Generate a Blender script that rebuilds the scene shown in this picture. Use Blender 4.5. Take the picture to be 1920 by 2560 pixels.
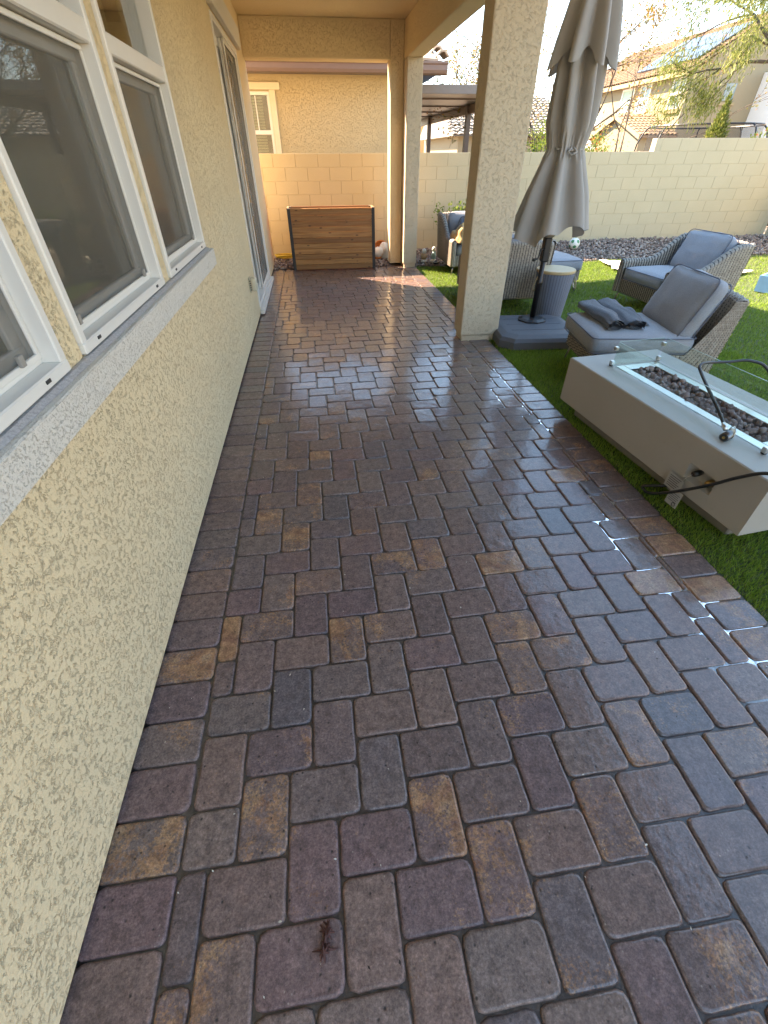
import bpy, bmesh, math, random
import numpy as np
from mathutils import Vector, Matrix, noise
for o in list(bpy.data.objects): bpy.data.objects.remove(o)
random.seed(7); rng = np.random.default_rng(7)
SC = bpy.context.scene; COL = SC.collection
R_ = math.radians
# ------------------------------------------------------------------ camera, sky, sun, exposure
cd = bpy.data.cameras.new('camera'); cam = bpy.data.objects.new('camera', cd); COL.objects.link(cam)
cd.sensor_fit = 'VERTICAL'; cd.sensor_height = 32.0; cd.lens = 1090.33 / 2560 * 32.0
cd.clip_start = 0.02; cd.clip_end = 2000
RM = ((0.990349, 0.091065, -0.104476), (-0.138521, 0.626049, -0.767382), (-0.004475, 0.774448, 0.632622))
m4 = Matrix(RM).to_4x4(); m4.translation = (0, 0, 1.58); cam.matrix_world = m4
SC.camera = cam
SUN_AZ = 48.0   # degrees left of +Y
SUN_EL = 40.5
w = bpy.data.worlds.new('World'); SC.world = w; w.use_nodes = True
nt = w.node_tree; nt.nodes.clear()
sky = nt.nodes.new('ShaderNodeTexSky'); sky.sky_type = 'NISHITA'; sky.sun_disc = False
sky.sun_elevation = R_(SUN_EL); sky.sun_rotation = R_(-SUN_AZ)
sky.altitude = 600; sky.air_density = 1.0; sky.dust_density = 0.0; sky.ozone_density = 6.0
bg = nt.nodes.new('ShaderNodeBackground'); bg.inputs['Strength'].default_value = 0.15
wo = nt.nodes.new('ShaderNodeOutputWorld')
gm = nt.nodes.new('ShaderNodeGamma'); gm.inputs[1].default_value = 0.55   # one even tone curve over the whole sky
hs = nt.nodes.new('ShaderNodeHueSaturation'); hs.inputs['Saturation'].default_value = 1.4
nt.links.new(sky.outputs[0], gm.inputs[0]); nt.links.new(gm.outputs[0], hs.inputs['Color'])
nt.links.new(hs.outputs[0], bg.inputs[0]); nt.links.new(bg.outputs[0], wo.inputs[0])
sl = bpy.data.lights.new('sun', 'SUN'); sun = bpy.data.objects.new('sun', sl); COL.objects.link(sun)
sl.energy = 2.1; sl.angle = R_(0.53); sl.color = (1.0, 0.955, 0.88)
sdir = Vector((-math.sin(R_(SUN_AZ)) * math.cos(R_(SUN_EL)), math.cos(R_(SUN_AZ)) * math.cos(R_(SUN_EL)), math.sin(R_(SUN_EL))))
sun.rotation_euler = sdir.to_track_quat('Z', 'Y').to_euler(); sun.location = (-10, 10, 14)
SC.view_settings.view_transform = 'Standard'; SC.view_settings.look = 'None'
SC.view_settings.gamma = 1.0; SC.view_settings.use_curve_mapping = False
SC.view_settings.exposure = 3.75
SC.view_settings.use_white_balance = True; SC.view_settings.white_balance_temperature = 9300; SC.view_settings.white_balance_tint = 20
SC.render.engine = 'CYCLES'
SC.cycles.max_bounces = 10; SC.cycles.diffuse_bounces = 5; SC.cycles.transparent_max_bounces = 24
SC.cycles.caustics_reflective = False; SC.cycles.caustics_refractive = False

# ------------------------------------------------------------------ mesh helpers
WM = {}
def link(o, parent=None):
    COL.objects.link(o)
    if parent is not None: o.parent = parent
def tag(o, label=None, cat=None, group=None, kind=None):
    if label: o['label'] = label
    if cat: o['category'] = cat
    if group: o['group'] = group
    if kind: o['kind'] = kind
    return o
def thing(name, label, cat, loc=(0, 0, 0), rz=0.0, group=None):
    o = bpy.data.objects.new(name, None); o.empty_display_size = 0.1
    o.location = loc; o.rotation_euler = (0, 0, rz); COL.objects.link(o)
    WM[o] = Matrix.Translation(loc) @ Matrix.Rotation(rz, 4, 'Z')
    return tag(o, label, cat, group)
def finish(me, name, mat, parent, world, smooth, origin=None):
    """me holds coordinates in the parent's frame (or world frame when world=True); recentre and link"""
    n = len(me.vertices)
    co = np.empty(n * 3, np.float32); me.vertices.foreach_get('co', co); co = co.reshape(-1, 3)
    if world and parent is not None:
        mi = np.array(WM[parent].inverted()); co = co @ mi[:3, :3].T + mi[:3, 3]
    if origin is None:
        c = (co.min(0) + co.max(0)) / 2
        if parent is None: c[2] = co[:, 2].min()
    else: c = np.array(origin)
    co = co - c
    me.vertices.foreach_set('co', co.astype(np.float32).ravel())
    for mt in (mat if isinstance(mat, (list, tuple)) else [mat]): me.materials.append(mt)
    if smooth: me.polygons.foreach_set('use_smooth', np.ones(len(me.polygons), bool))
    me.update()
    o = bpy.data.objects.new(name, me); o.location = Vector([float(x) for x in c]); link(o, parent)
    base = WM[parent] if parent is not None else Matrix.Identity(4)
    WM[o] = base @ Matrix.Translation(o.location)
    return o
class MB:
    def __init__(s): s.v = []; s.f = []; s.mi = []; s.m = 0
    def add(s, vs, fs):
        b = len(s.v); s.v += [tuple(x) for x in vs]; s.f += [tuple(i + b for i in q) for q in fs]; s.mi += [s.m] * len(fs); return s
    def box(s, x0, x1, y0, y1, z0, z1):
        return s.add([(x0,y0,z0),(x1,y0,z0),(x1,y1,z0),(x0,y1,z0),(x0,y0,z1),(x1,y0,z1),(x1,y1,z1),(x0,y1,z1)],
                     [(3,2,1,0),(4,5,6,7),(0,1,5,4),(1,2,6,5),(2,3,7,6),(3,0,4,7)])
    def bbox(s, x0, x1, y0, y1, z0, z1, b=0.005, seg=1):
        bm = bmesh.new(); bmesh.ops.create_cube(bm, size=1)
        for v in bm.verts: v.co = Vector(((x0+x1)/2 + v.co.x*(x1-x0), (y0+y1)/2 + v.co.y*(y1-y0), (z0+z1)/2 + v.co.z*(z1-z0)))
        b = min(b, 0.45*min(x1-x0, y1-y0, z1-z0))
        bmesh.ops.bevel(bm, geom=list(bm.edges), offset=b, segments=seg, profile=0.5, affect='EDGES')
        return s.bm(bm)
    def bm(s, bm, M=None):
        bm.verts.index_update()
        vs = [(M @ v.co if M else v.co)[:] for v in bm.verts]; fs = [[v.index for v in f.verts] for f in bm.faces]
        bm.free(); return s.add(vs, fs)
    def prism(s, poly, axis, a0, a1):
        n = len(poly)
        def P(p, a): return {'x': (a, p[0], p[1]), 'y': (p[0], a, p[1]), 'z': (p[0], p[1], a)}[axis]
        vs = [P(p, a0) for p in poly] + [P(p, a1) for p in poly]
        fs = [tuple(range(n))[::-1], tuple(range(n, 2*n))] + [(i, (i+1) % n, (i+1) % n + n, i+n) for i in range(n)]
        return s.add(vs, fs)
    def tube(s, pts, rad, n=8, cap=True):
        pts = [Vector(p) for p in pts]; m = len(pts)
        rads = rad if isinstance(rad, (list, tuple)) else [rad]*m
        vs = []; up = None
        for i, p in enumerate(pts):
            t = (pts[min(i+1, m-1)] - pts[max(i-1, 0)]).normalized()
            if up is None: up = Vector((0,0,1)) if abs(t.z) < 0.9 else Vector((1,0,0))
            a = t.cross(up)
            if a.length < 1e-5: a = t.cross(Vector((0.3,1,0.1)))
            a.normalize(); b = a.cross(t).normalized(); up = b
            for k in range(n):
                q = 2*math.pi*k/n; vs.append(p + (a*math.cos(q) + b*math.sin(q))*rads[i])
        fs = [(i*n+k, i*n+(k+1) % n, (i+1)*n+(k+1) % n, (i+1)*n+k) for i in range(m-1) for k in range(n)]
        if cap: fs += [tuple(range(n))[::-1], tuple(range((m-1)*n, m*n))]
        return s.add(vs, fs)
    def lathe(s, prof, c=(0,0), n=24, cap=True):
        vs = []; m = len(prof)
        for r, z in prof:
            for k in range(n):
                q = 2*math.pi*k/n; vs.append((c[0]+r*math.cos(q), c[1]+r*math.sin(q), z))
        fs = [(i*n+k, i*n+(k+1) % n, (i+1)*n+(k+1) % n, (i+1)*n+k) for i in range(m-1) for k in range(n)]
        if cap: fs += [tuple(range(n))[::-1], tuple(range((m-1)*n, m*n))]
        return s.add(vs, fs)
    def grid(s, fn, nu, nv, wrapu=False):
        vs = [fn(i/nu, j/nv) for j in range(nv+1) for i in range(nu if wrapu else nu+1)]
        k = nu if wrapu else nu+1
        fs = []
        for j in range(nv):
            for i in range(nu):
                a = j*k+i; b = j*k+(i+1) % k; fs.append((a, b, b+k, a+k))
        return s.add(vs, fs)
    def xform(s, M):
        s.v = [(M @ Vector(v))[:] for v in s.v]; return s
    def build(s, name, mat, parent=None, world=False, smooth=False, origin=None):
        me = bpy.data.meshes.new(name); me.from_pydata(s.v, [], s.f)
        if any(s.mi): me.polygons.foreach_set('material_index', s.mi)
        return finish(me, name, mat, parent, world, smooth, origin)
def np_mesh(name, V, F, mat, parent=None, world=False, smooth=False, tone=None):
    me = bpy.data.meshes.new(name); V = np.asarray(V, np.float32); F = np.asarray(F, np.int32); k = F.shape[1]
    me.vertices.add(len(V)); me.vertices.foreach_set('co', V.ravel())
    me.loops.add(F.size); me.loops.foreach_set('vertex_index', F.ravel())
    me.polygons.add(len(F)); me.polygons.foreach_set('loop_start', np.arange(0, F.size, k, dtype=np.int32))
    me.update(calc_edges=True); me.validate()
    if tone is not None: set_tone(me, tone)
    return finish(me, name, mat, parent, world, smooth)
def set_tone(me, arr):
    a = me.color_attributes.new('tone', 'FLOAT_COLOR', 'POINT')
    arr = np.asarray(arr, np.float32)
    if arr.ndim == 1: arr = np.tile(arr, (len(me.vertices), 1))
    a.data.foreach_set('color', arr.ravel())
def copy_tree(o, parent=None):
    c = o.copy(); link(c, parent)
    for ch in [x for x in COL.objects if x.parent == o]: copy_tree(ch, c)
    return c

# ------------------------------------------------------------------ material helpers
def srgb(h):
    h = h.lstrip('#'); c = [int(h[i:i+2], 16)/255 for i in (0, 2, 4)]
    return tuple((x/12.92 if x <= .04045 else ((x+.055)/1.055)**2.4) for x in c)
class NT:
    def __init__(s, name):
        s.m = bpy.data.materials.new(name); s.m.use_nodes = True; s.t = s.m.node_tree; s.t.nodes.clear()
        s.out = s.n('OutputMaterial')
    def n(s, typ, **kw):
        nd = s.t.nodes.new('ShaderNode'+typ)
        for k, v in kw.items():
            if k.startswith('_'): setattr(nd, k[1:], v)
            else: s.set(nd, k, v)
        return nd
    def set(s, nd, k, v):
        k = {'IN0': 0, 'IN1': 1, 'IN2': 2}.get(k, k.replace('__', ' '))
        i = nd.inputs[k]
        if isinstance(v, bpy.types.NodeSocket): s.t.links.new(v, i)
        elif isinstance(v, bpy.types.Node): s.t.links.new(v.outputs[0], i)
        else:
            if i.type == 'RGBA' and len(v) == 3: v = (*v, 1)
            i.default_value = v
    def math(s, op, a, b=0.0, clamp=False):
        nd = s.n('Math', _operation=op, _use_clamp=clamp); s.set(nd, 'IN0', a); s.set(nd, 'IN1', b); return nd.outputs[0]
    def pos(s): return s.n('NewGeometry').outputs['Position']
    def noise(s, vec, scale, detail=3, rough=0.5, dist=0.0, col=False):
        nd = s.n('TexNoise', Scale=scale, Detail=detail, Roughness=rough, Distortion=dist); s.set(nd, 'Vector', vec)
        return nd.outputs[1 if col else 0]
    def ramp(s, fac, stops):
        nd = s.n('ValToRGB'); s.set(nd, 'Fac', fac); el = nd.color_ramp.elements
        while len(el) < len(stops): el.new(0.5)
        for e, (p, c) in zip(el, stops):
            e.position = p; e.color = (*c, 1) if not isinstance(c, (int, float)) else (c, c, c, 1)
        return nd.outputs[0]
    def mix(s, f, a, b, mode='MIX'):
        nd = s.n('Mix', _data_type='RGBA', _blend_type=mode)
        for i, v in ((0, f), (6, a), (7, b)):
            sk = nd.inputs[i]
            if isinstance(v, bpy.types.NodeSocket): s.t.links.new(v, sk)
            else: sk.default_value = v if isinstance(v, (int, float)) else (*v, 1)[:4]
        return nd.outputs[2]
    def bump(s, h, strength=0.5, dist=0.005, normal=None):
        nd = s.n('Bump', Strength=strength, Distance=dist); s.set(nd, 'Height', h)
        if normal is not None: s.set(nd, 'Normal', normal)
        return nd.outputs[0]
    def bsdf(s, **kw):
        nd = s.n('BsdfPrincipled')
        for k, v in kw.items(): s.set(nd, k, v)
        s.t.links.new(nd.outputs[0], s.out.inputs[0]); return nd
    def mapping(s, vec, scale=(1,1,1), rot=(0,0,0)):
        nd = s.n('Mapping'); s.set(nd, 'Vector', vec); nd.inputs['Scale'].default_value = scale; nd.inputs['Rotation'].default_value = rot
        return nd.outputs[0]
def plain(name, col, rough=0.5, metal=0.0, var=0.12, scale=12, bump=0.0, bscale=200, bdist=0.002, spec=0.5, obj=False, **kw):
    t = NT(name); p = t.pos() if not obj else t.n('TexCoord').outputs['Object']
    n = t.noise(p, scale, 4)
    c = t.mix(n, tuple(x*(1-var) for x in col), tuple(min(1, x*(1+var)) for x in col))
    d = dict(Base__Color=c, Roughness=rough, Metallic=metal, Specular__IOR__Level=spec); d.update(kw)
    if bump: d['Normal'] = t.bump(t.noise(p, bscale, 3), bump, bdist)
    t.bsdf(**d); return t.m
def stucco(name, col, scale=42, strength=0.75, dist=0.006, var=0.06, dark=0.08):
    t = NT(name); p = t.pos()
    a = t.noise(p, scale, 2.5, 0.55, 1.1)
    line = t.ramp(t.math('ABSOLUTE', t.math('SUBTRACT', a, 0.5)), [(0.0, 0.0), (0.075, 1.0)])
    msk = t.ramp(t.noise(p, scale*0.8, 2, 0.5, 0.5), [(0.46, 0.0), (0.62, 1.0)])
    crev = t.math('MULTIPLY', t.math('SUBTRACT', 1.0, line), msk)
    ridge = t.math('SUBTRACT', 1.0, crev)
    b = t.noise(p, scale*1.3, 3, 0.6)
    g = t.noise(p, scale*9, 2)
    h = t.math('ADD', t.math('MULTIPLY', ridge, 0.8), t.math('ADD', t.math('MULTIPLY', g, 0.12), t.math('MULTIPLY', b, 0.55)))
    big = t.noise(p, 1.3, 4)
    c = t.mix(big, tuple(x*(1-var) for x in col), tuple(x*(1+var) for x in col))
    c = t.mix(t.math('MULTIPLY', t.math('SUBTRACT', 1.0, ridge), dark), c, tuple(x*0.45 for x in col))
    t.bsdf(Base__Color=c, Roughness=0.92, Specular__IOR__Level=0.2, Normal=t.bump(h, strength, dist)); return t.m
M = {}
M['stucco'] = stucco('stucco_tan', (0.80, 0.64, 0.41), 84, 0.85, 0.0075, dark=0.05)
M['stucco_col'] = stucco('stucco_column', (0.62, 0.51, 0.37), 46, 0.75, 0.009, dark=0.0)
M['stucco_far'] = stucco('stucco_neighbour', (0.55, 0.43, 0.26), 50, 0.8, 0.01)
M['trimfoam'] = stucco('stucco_trim', (0.70, 0.66, 0.585), 150, 0.9, 0.003, 0.03)
M['vinyl'] = plain('white_vinyl', (0.74, 0.72, 0.67), 0.35, var=0.03)
M['vinyl_grey'] = plain('screen_frame', (0.30, 0.28, 0.25), 0.5, var=0.05)
M['slot'] = plain('dark_slot', (0.03, 0.03, 0.03), 0.6)
M['blind'] = plain('blind_slat', (0.62, 0.57, 0.46), 0.7, var=0.1)
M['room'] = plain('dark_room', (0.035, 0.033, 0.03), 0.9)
M['brown_metal'] = plain('brown_metal', (0.13, 0.085, 0.07), 0.45, var=0.05)
M['gutter'] = plain('gutter_paint', (0.185, 0.118, 0.098), 0.45, var=0.05)
M['dark_brown'] = plain('dark_brown', (0.05, 0.03, 0.035), 0.5)
M['cream'] = plain('cream_trim', (0.72, 0.62, 0.44), 0.8, var=0.05, bump=0.3, bscale=160)
M['black'] = plain('black_metal', (0.012, 0.012, 0.013), 0.4, var=0.2)
M['rubber'] = plain('black_hose', (0.016, 0.016, 0.017), 0.42, var=0.2)
M['steel'] = plain('brushed_steel', (0.62, 0.60, 0.57), 0.3, 1.0, var=0.05)
M['brass'] = plain('brass', (0.55, 0.36, 0.14), 0.35, 1.0, var=0.1)
M['legmetal'] = plain('grey_leg_metal', (0.34, 0.32, 0.29), 0.4, 0.8, var=0.05)
def glass_thin(name, tint=(0.95, 0.98, 0.96), edge=False, boost=1.0):
    t = NT(name); fc = t.n('LayerWeight', Blend=0.5).outputs['Facing']
    fr = t.math('ADD', 0.045, t.math('MULTIPLY', t.math('POWER', fc, 5.0), 0.9))
    tr = t.n('BsdfTransparent', Color=tint); gl = t.n('BsdfGlossy', Color=(1, 1, 1), Roughness=0.015)
    mx = t.n('MixShader'); t.set(mx, 'IN0', t.math('MULTIPLY', fr, boost, True)); t.t.links.new(tr.outputs[0], mx.inputs[1]); t.t.links.new(gl.outputs[0], mx.inputs[2])
    t.t.links.new(mx.outputs[0], t.out.inputs[0]); return t.m
M['pane'] = glass_thin('window_glass', (0.62, 0.66, 0.62), boost=1.5)
M['guard'] = glass_thin('guard_glass', (0.93, 0.975, 0.955))
M['guard_edge'] = plain('glass_edge', (0.45, 0.60, 0.55), 0.15, var=0.02, Alpha=0.75)
def screen_mat():
    t = NT('insect_screen'); p = t.pos(); n = t.noise(p, 2.2, 3)
    df = t.n('BsdfPrincipled', Base__Color=(0.155, 0.142, 0.120), Roughness=0.5, Specular__IOR__Level=0.35)
    tr = t.n('BsdfTransparent', Color=(1, 1, 1)); mx = t.n('MixShader')
    t.set(mx, 'IN0', t.math('ADD', 0.26, t.math('MULTIPLY', n, 0.10)))
    t.t.links.new(tr.outputs[0], mx.inputs[1]); t.t.links.new(df.outputs[0], mx.inputs[2]); t.t.links.new(mx.outputs[0], t.out.inputs[0]); return t.m
M['screen'] = screen_mat()
# ------------------------------------------------------------------ paver materials
def paver_mat():
    t = NT('wet_concrete_paver'); p = t.pos()
    at = t.n('Attribute', _attribute_name='tone'); sep = t.n('SeparateColor'); t.set(sep, 'Color', at.outputs['Color'])
    r, g, b = sep.outputs[0], sep.outputs[1], sep.outputs[2]
    off = t.n('VectorMath', _operation='SCALE'); t.set(off, 'IN0', at.outputs['Color']); off.inputs['Scale'].default_value = 37.0
    pv = t.n('VectorMath', _operation='ADD'); t.set(pv, 'IN0', p); t.t.links.new(off.outputs[0], pv.inputs[1]); pv = pv.outputs[0]
    base = t.ramp(r, [(0.0, (0.172, 0.112, 0.102)), (0.28, (0.232, 0.134, 0.112)), (0.50, (0.205, 0.146, 0.128)), (0.74, (0.196, 0.108, 0.110)), (1.0, (0.122, 0.112, 0.120))])
    cloud = t.noise(pv, 7, 4, 0.6)
    base = t.mix(t.math('MULTIPLY', cloud, 0.8), base, t.mix(b, (0.112, 0.084, 0.084), (0.240, 0.152, 0.118)))
    # ochre flame patches with gritty edges
    fm = t.noise(pv, 6.5, 3, 0.5, 0.6); fg = t.noise(pv, 110, 3, 0.7)
    fsum = t.math('ADD', fm, t.math('MULTIPLY', t.math('SUBTRACT', fg, 0.5), 0.85))
    thr = t.math('SUBTRACT', 0.86, t.math('MULTIPLY', g, 0.68))
    och = t.math('MULTIPLY', t.math('SUBTRACT', fsum, thr), 7.0, True)
    ochc = t.ramp(t.noise(pv, 22, 3), [(0.3, (0.27, 0.11, 0.058)), (0.55, (0.46, 0.225, 0.105)), (0.75, (0.50, 0.30, 0.165))])
    base = t.mix(t.math('MULTIPLY', och, 0.72), base, ochc)
    # grain and pits
    gr = t.noise(pv, 130, 6, 0.85)
    grain = t.ramp(gr, [(0.30, 0.30), (0.5, 0.95), (0.70, 1.9)])
    base = t.mix(0.85, base, grain, 'MULTIPLY')
    mott = t.ramp(t.noise(pv, 34, 4, 0.65), [(0.32, 0.62), (0.68, 1.35)])
    base = t.mix(0.8, base, mott, 'MULTIPLY')
    pits = t.n('TexVoronoi', _feature='F1', Scale=46.0); t.set(pits, 'Vector', t.noise(pv, 0.01) and pv)
    pit = t.ramp(pits.outputs['Distance'], [(0.08, 0.0), (0.24, 1.0)])
    pitsel = t.ramp(t.noise(pv, 31, 1), [(0.54, 0.0), (0.60, 1.0)])
    pitm = t.math('MULTIPLY', t.math('SUBTRACT', 1.0, pit), pitsel)
    base = t.mix(t.math('MULTIPLY', pitm, 0.85), base, (0.02, 0.017, 0.016))
    spk = t.n('TexVoronoi', _feature='F1', Scale=70.0); t.set(spk, 'Vector', pv)
    sp_ = t.math('MULTIPLY', t.ramp(spk.outputs['Distance'], [(0.10, 1.0), (0.20, 0.0)]), t.ramp(t.noise(pv, 24, 2), [(0.58, 0.0), (0.66, 1.0)]))
    base = t.mix(t.math('MULTIPLY', sp_, 0.6), base, (0.42, 0.33, 0.27))
    # damp film: stronger at the far and lawn side
    wet = t.noise(p, 1.6, 4, 0.6)
    px = t.n('SeparateXYZ'); t.set(px, 'IN0', p)
    wy = t.math('MULTIPLY', t.math('SUBTRACT', px.outputs[1], 0.8), 0.16)
    wx = t.math('MULTIPLY', t.math('SUBTRACT', px.outputs[0], -0.1), 0.45)
    wsum = t.math('ADD', t.math('MULTIPLY', wet, 0.9), t.math('ADD', wy, wx))
    film = t.ramp(wsum, [(0.34, 0.22), (0.60, 0.75), (0.90, 1.0)])
    fine = t.noise(pv, 48, 3, 0.6)
    h = t.math('ADD', t.math('MULTIPLY', t.noise(pv, 15, 3), 0.9), t.math('ADD', t.math('MULTIPLY', fine, 0.45), t.math('MULTIPLY', gr, 0.30)))
    h = t.math('SUBTRACT', h, t.math('MULTIPLY', pitm, 0.35))
    nb = t.bump(h, 0.62, 0.006)
    nc = t.bump(t.math('ADD', t.math('MULTIPLY', t.noise(pv, 11, 3), 1.0), t.math('MULTIPLY', fine, 0.28)), 0.55, 0.006)
    rough = t.ramp(film, [(0.0, 0.62), (1.0, 0.42)])
    base = t.mix(t.math('MULTIPLY', film, 0.12), base, (0.045, 0.036, 0.034))
    t.bsdf(Base__Color=base, Roughness=rough, Specular__IOR__Level=0.22, Normal=nb, Coat__Weight=film, Coat__Roughness=t.ramp(film, [(0.0, 0.30), (1.0, 0.10)]), Coat__IOR=1.5, Coat__Normal=nc)
    return t.m
M['paver'] = paver_mat()
def joint_mat():
    t = NT('joint_sand'); p = t.pos(); n = t.noise(p, 60, 4, 0.7)
    c = t.ramp(n, [(0.3, (0.038, 0.029, 0.026)), (0.7, (0.11, 0.084, 0.072))])
    t.bsdf(Base__Color=c, Roughness=0.35, Coat__Weight=0.5, Coat__Roughness=0.12, Normal=t.bump(t.noise(p, 160, 3), 0.5, 0.004)); return t.m
M['joint'] = joint_mat()
def water_mat():
    t = NT('water_film'); p = t.pos()
    nb = t.bump(t.noise(p, 40, 3), 0.25, 0.004)
    fr = t.n('Fresnel', IOR=1.33); t.set(fr, 'Normal', nb)
    tr = t.n('BsdfTransparent', Color=(0.86, 0.83, 0.80)); gl = t.n('BsdfGlossy', Color=(1, 1, 1), Roughness=0.03); t.set(gl, 'Normal', nb)
    mx = t.n('MixShader'); t.set(mx, 'IN0', fr); t.t.links.new(tr.outputs[0], mx.inputs[1]); t.t.links.new(gl.outputs[0], mx.inputs[2])
    t.t.links.new(mx.outputs[0], t.out.inputs[0]); return t.m
M['water'] = water_mat()

# ------------------------------------------------------------------ ground
def ground_mat():
    t = NT('desert_ground'); p = t.pos(); n = t.noise(p, 0.7, 5)
    t.bsdf(Base__Color=t.ramp(n, [(0.3, (0.22, 0.16, 0.11)), (0.7, (0.34, 0.26, 0.19))]), Roughness=0.95, Normal=t.bump(t.noise(p, 14, 4), 0.5, 0.02)); return t.m
M['ground'] = ground_mat()
tag(MB().add([(-700,-700,-.09),(700,-700,-.09),(700,900,-.09),(-700,900,-.09)], [(0,1,2,3)]).build('ground', M['ground']), kind='structure')

# ------------------------------------------------------------------ patio floor of pavers
XL, XR = -0.775, 1.822
PY0, PY1 = -1.9, 8.98
XFL, XFR = -0.545, 1.60
patio = bpy.data.objects.new('patio', None); COL.objects.link(patio); patio.location = (0.5, 3.5, 0); WM[patio] = Matrix.Translation(patio.location)
tag(patio, kind='structure')
MB().box(XL-.02, XR, PY0, PY1+.02, -0.08, -0.0105).build('joint_sand', M['joint'], patio, True)
W_, L_ = 0.1507, 0.2262
rects = []
O = Vector((-0.2365, 0.4645))
for i in range(-70, 90):
    for j in range(-50, 60):
        hx = O.x + i*W_ + j*L_; hy = O.y - i*W_ + j*L_
        for (x0, x1, y0, y1) in ((hx, hx+L_, hy, hy+W_), (hx, hx+W_, hy-L_, hy)):
            x0c, x1c, y0c, y1c = max(x0, XFL), min(x1, XFR), max(y0, PY0), min(y1, PY1)
            if x1c-x0c > 0.022 and y1c-y0c > 0.022: rects.append((x0c, x1c, y0c, y1c, 'f'))
yy = PY0 + 0.03
while yy < PY1-0.05:
    rects.append((XL+.006, XFL, yy, min(yy+W_, PY1), 's')); yy += W_
yy = PY0 + 0.10
while yy < PY1-0.05:
    rects.append((XFR, XR-.004, yy, min(yy+W_, PY1), 's')); yy += W_
OCHRE = [(-0.62,1.14,0.60),(-0.50,1.19,1.00),(0.76,1.47,0.90),(1.71,1.47,1.00),(1.55,1.28,1.00),(1.70,1.16,1.00),(1.55,2.19,0.90),(1.73,1.62,0.70),(-0.13,0.43,0.35),(-0.32,0.50,0.50),(-0.24,2.01,0.50),(0.54,0.30,0.40),(0.24,2.75,0.40),(-0.28,2.57,0.40),(0.20,2.09,0.50),(-0.28,0.69,0.40),(1.13,0.27,0.30),(-0.37,1.25,0.45),(1.70,2.23,0.60),(1.13,0.61,0.40)]
def paver_geo(x0, x1, y0, y1, seed, soft=1.0):
    rr = random.Random(seed)
    gap = 0.0016; x0 += gap; x1 -= gap; y0 += gap; y1 -= gap
    cx, cy = (x0+x1)/2, (y0+y1)/2; hw, hh = (x1-x0)/2, (y1-y0)/2
    rad = [min(0.022*rr.uniform(0.6, 1.25)*soft, hw*0.8, hh*0.8) for _ in range(4)]
    dz = rr.uniform(-0.0016, 0.0014); tx, ty = rr.gauss(0, .0075), rr.gauss(0, .0085)
    out = []
    for q, (sx, sy) in enumerate(((1,1),(-1,1),(-1,-1),(1,-1))):
        for k in range(3):
            a = math.pi/2*(q + k/2); r = rad[q]
            out.append((cx + sx*(hw-r) + r*math.cos(a), cy + sy*(hh-r) + r*math.sin(a)))
        # a mid-edge point, slightly worn
        nx = ((-1,1),(-1,-1),(1,-1),(1,1))[q]
        if q == 0: out.append((cx, cy+hh - rr.uniform(0, .0022)))
        elif q == 1: out.append((cx-hw + rr.uniform(0, .0022), cy))
        elif q == 2: out.append((cx, cy-hh + rr.uniform(0, .0022)))
        else: out.append((cx+hw - rr.uniform(0, .0022), cy))
    n = len(out); vs = []
    m = min(hw, hh)
    for ins, z in ((0.0, -0.035), (0.0, -0.0085), (0.0016, -0.0040), (0.0045, -0.0011), (0.0090, 0.0)):
        ins = min(ins, m*0.45)
        for (x, y) in out:
            dx, dy = x-cx, y-cy
            s_x = 1-ins/hw; s_y = 1-ins/hh
            xx, yy = cx+dx*s_x, cy+dy*s_y
            vs.append((xx, yy, z+dz+tx*(xx-cx)+ty*(yy-cy)))
    fs = []
    for k in range(4):
        for i in range(n): fs.append((k*n+i, k*n+(i+1) % n, (k+1)*n+(i+1) % n, (k+1)*n+i))
    fs.append(tuple(range(4*n, 5*n)))
    return vs, fs
def flat_top(me):
    lt = np.empty(len(me.polygons), np.int32); me.polygons.foreach_get('loop_total', lt)
    me.polygons.foreach_set('use_smooth', lt < 5); me.update()
camv = Vector((0, 0, 1.58)); Rm = Matrix(RM)
def img(P):
    v = Rm.transposed() @ (Vector(P) - camv)
    if v.z > -0.02: return None
    return (960 + 1090.33*v.x/-v.z, 1280 - 1090.33*v.y/-v.z, -v.z)
scored = []
for k, rc in enumerate(rects):
    x0, x1, y0, y1, typ = rc; cx, cy = (x0+x1)/2, (y0+y1)/2
    q = img((cx, cy, 0)); sc = 0
    if q and -60 < q[0] < 1980 and -60 < q[1] < 2640: sc = (x1-x0)*(y1-y0)/(q[2]**3)
    scored.append((sc, k))
scored.sort(reverse=True); near = set(k for s, k in scored[:298])
SV, SF, ST = [], [], []
for k, (x0, x1, y0, y1, typ) in enumerate(rects):
    vs, fs = paver_geo(x0, x1, y0, y1, k*13+5)
    rr = random.Random(k*7+1); cx, cy = (x0+x1)/2, (y0+y1)/2
    och = max(0, rr.gauss(0.12, 0.16)) if rr.random() < 0.75 else rr.uniform(0.25, 0.6)
    if typ == 's' and cx > 1: och = rr.uniform(0.1, 0.55)
    for (ax, ay, l) in OCHRE:
        if x0 <= ax <= x1 and y0 <= ay <= y1: och = l
    tone = (rr.random(), min(och, 1), rr.random(), 1)
    if k in near:
        me = bpy.data.meshes.new('paver'); me.from_pydata(vs, [], fs); set_tone(me, tone)
        o_ = finish(me, 'paver', M['paver'], patio, True, True); flat_top(o_.data)
    else:
        b = len(SV); SV += vs; SF += [tuple(i+b for i in f) for f in fs]; ST += [tone]*len(vs)
me = bpy.data.meshes.new('paver_field'); me.from_pydata(SV, [], SF); set_tone(me, ST)
o_ = tag(finish(me, 'paver_field', M['paver'], patio, True, True), kind='stuff'); flat_top(o_.data)
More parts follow.
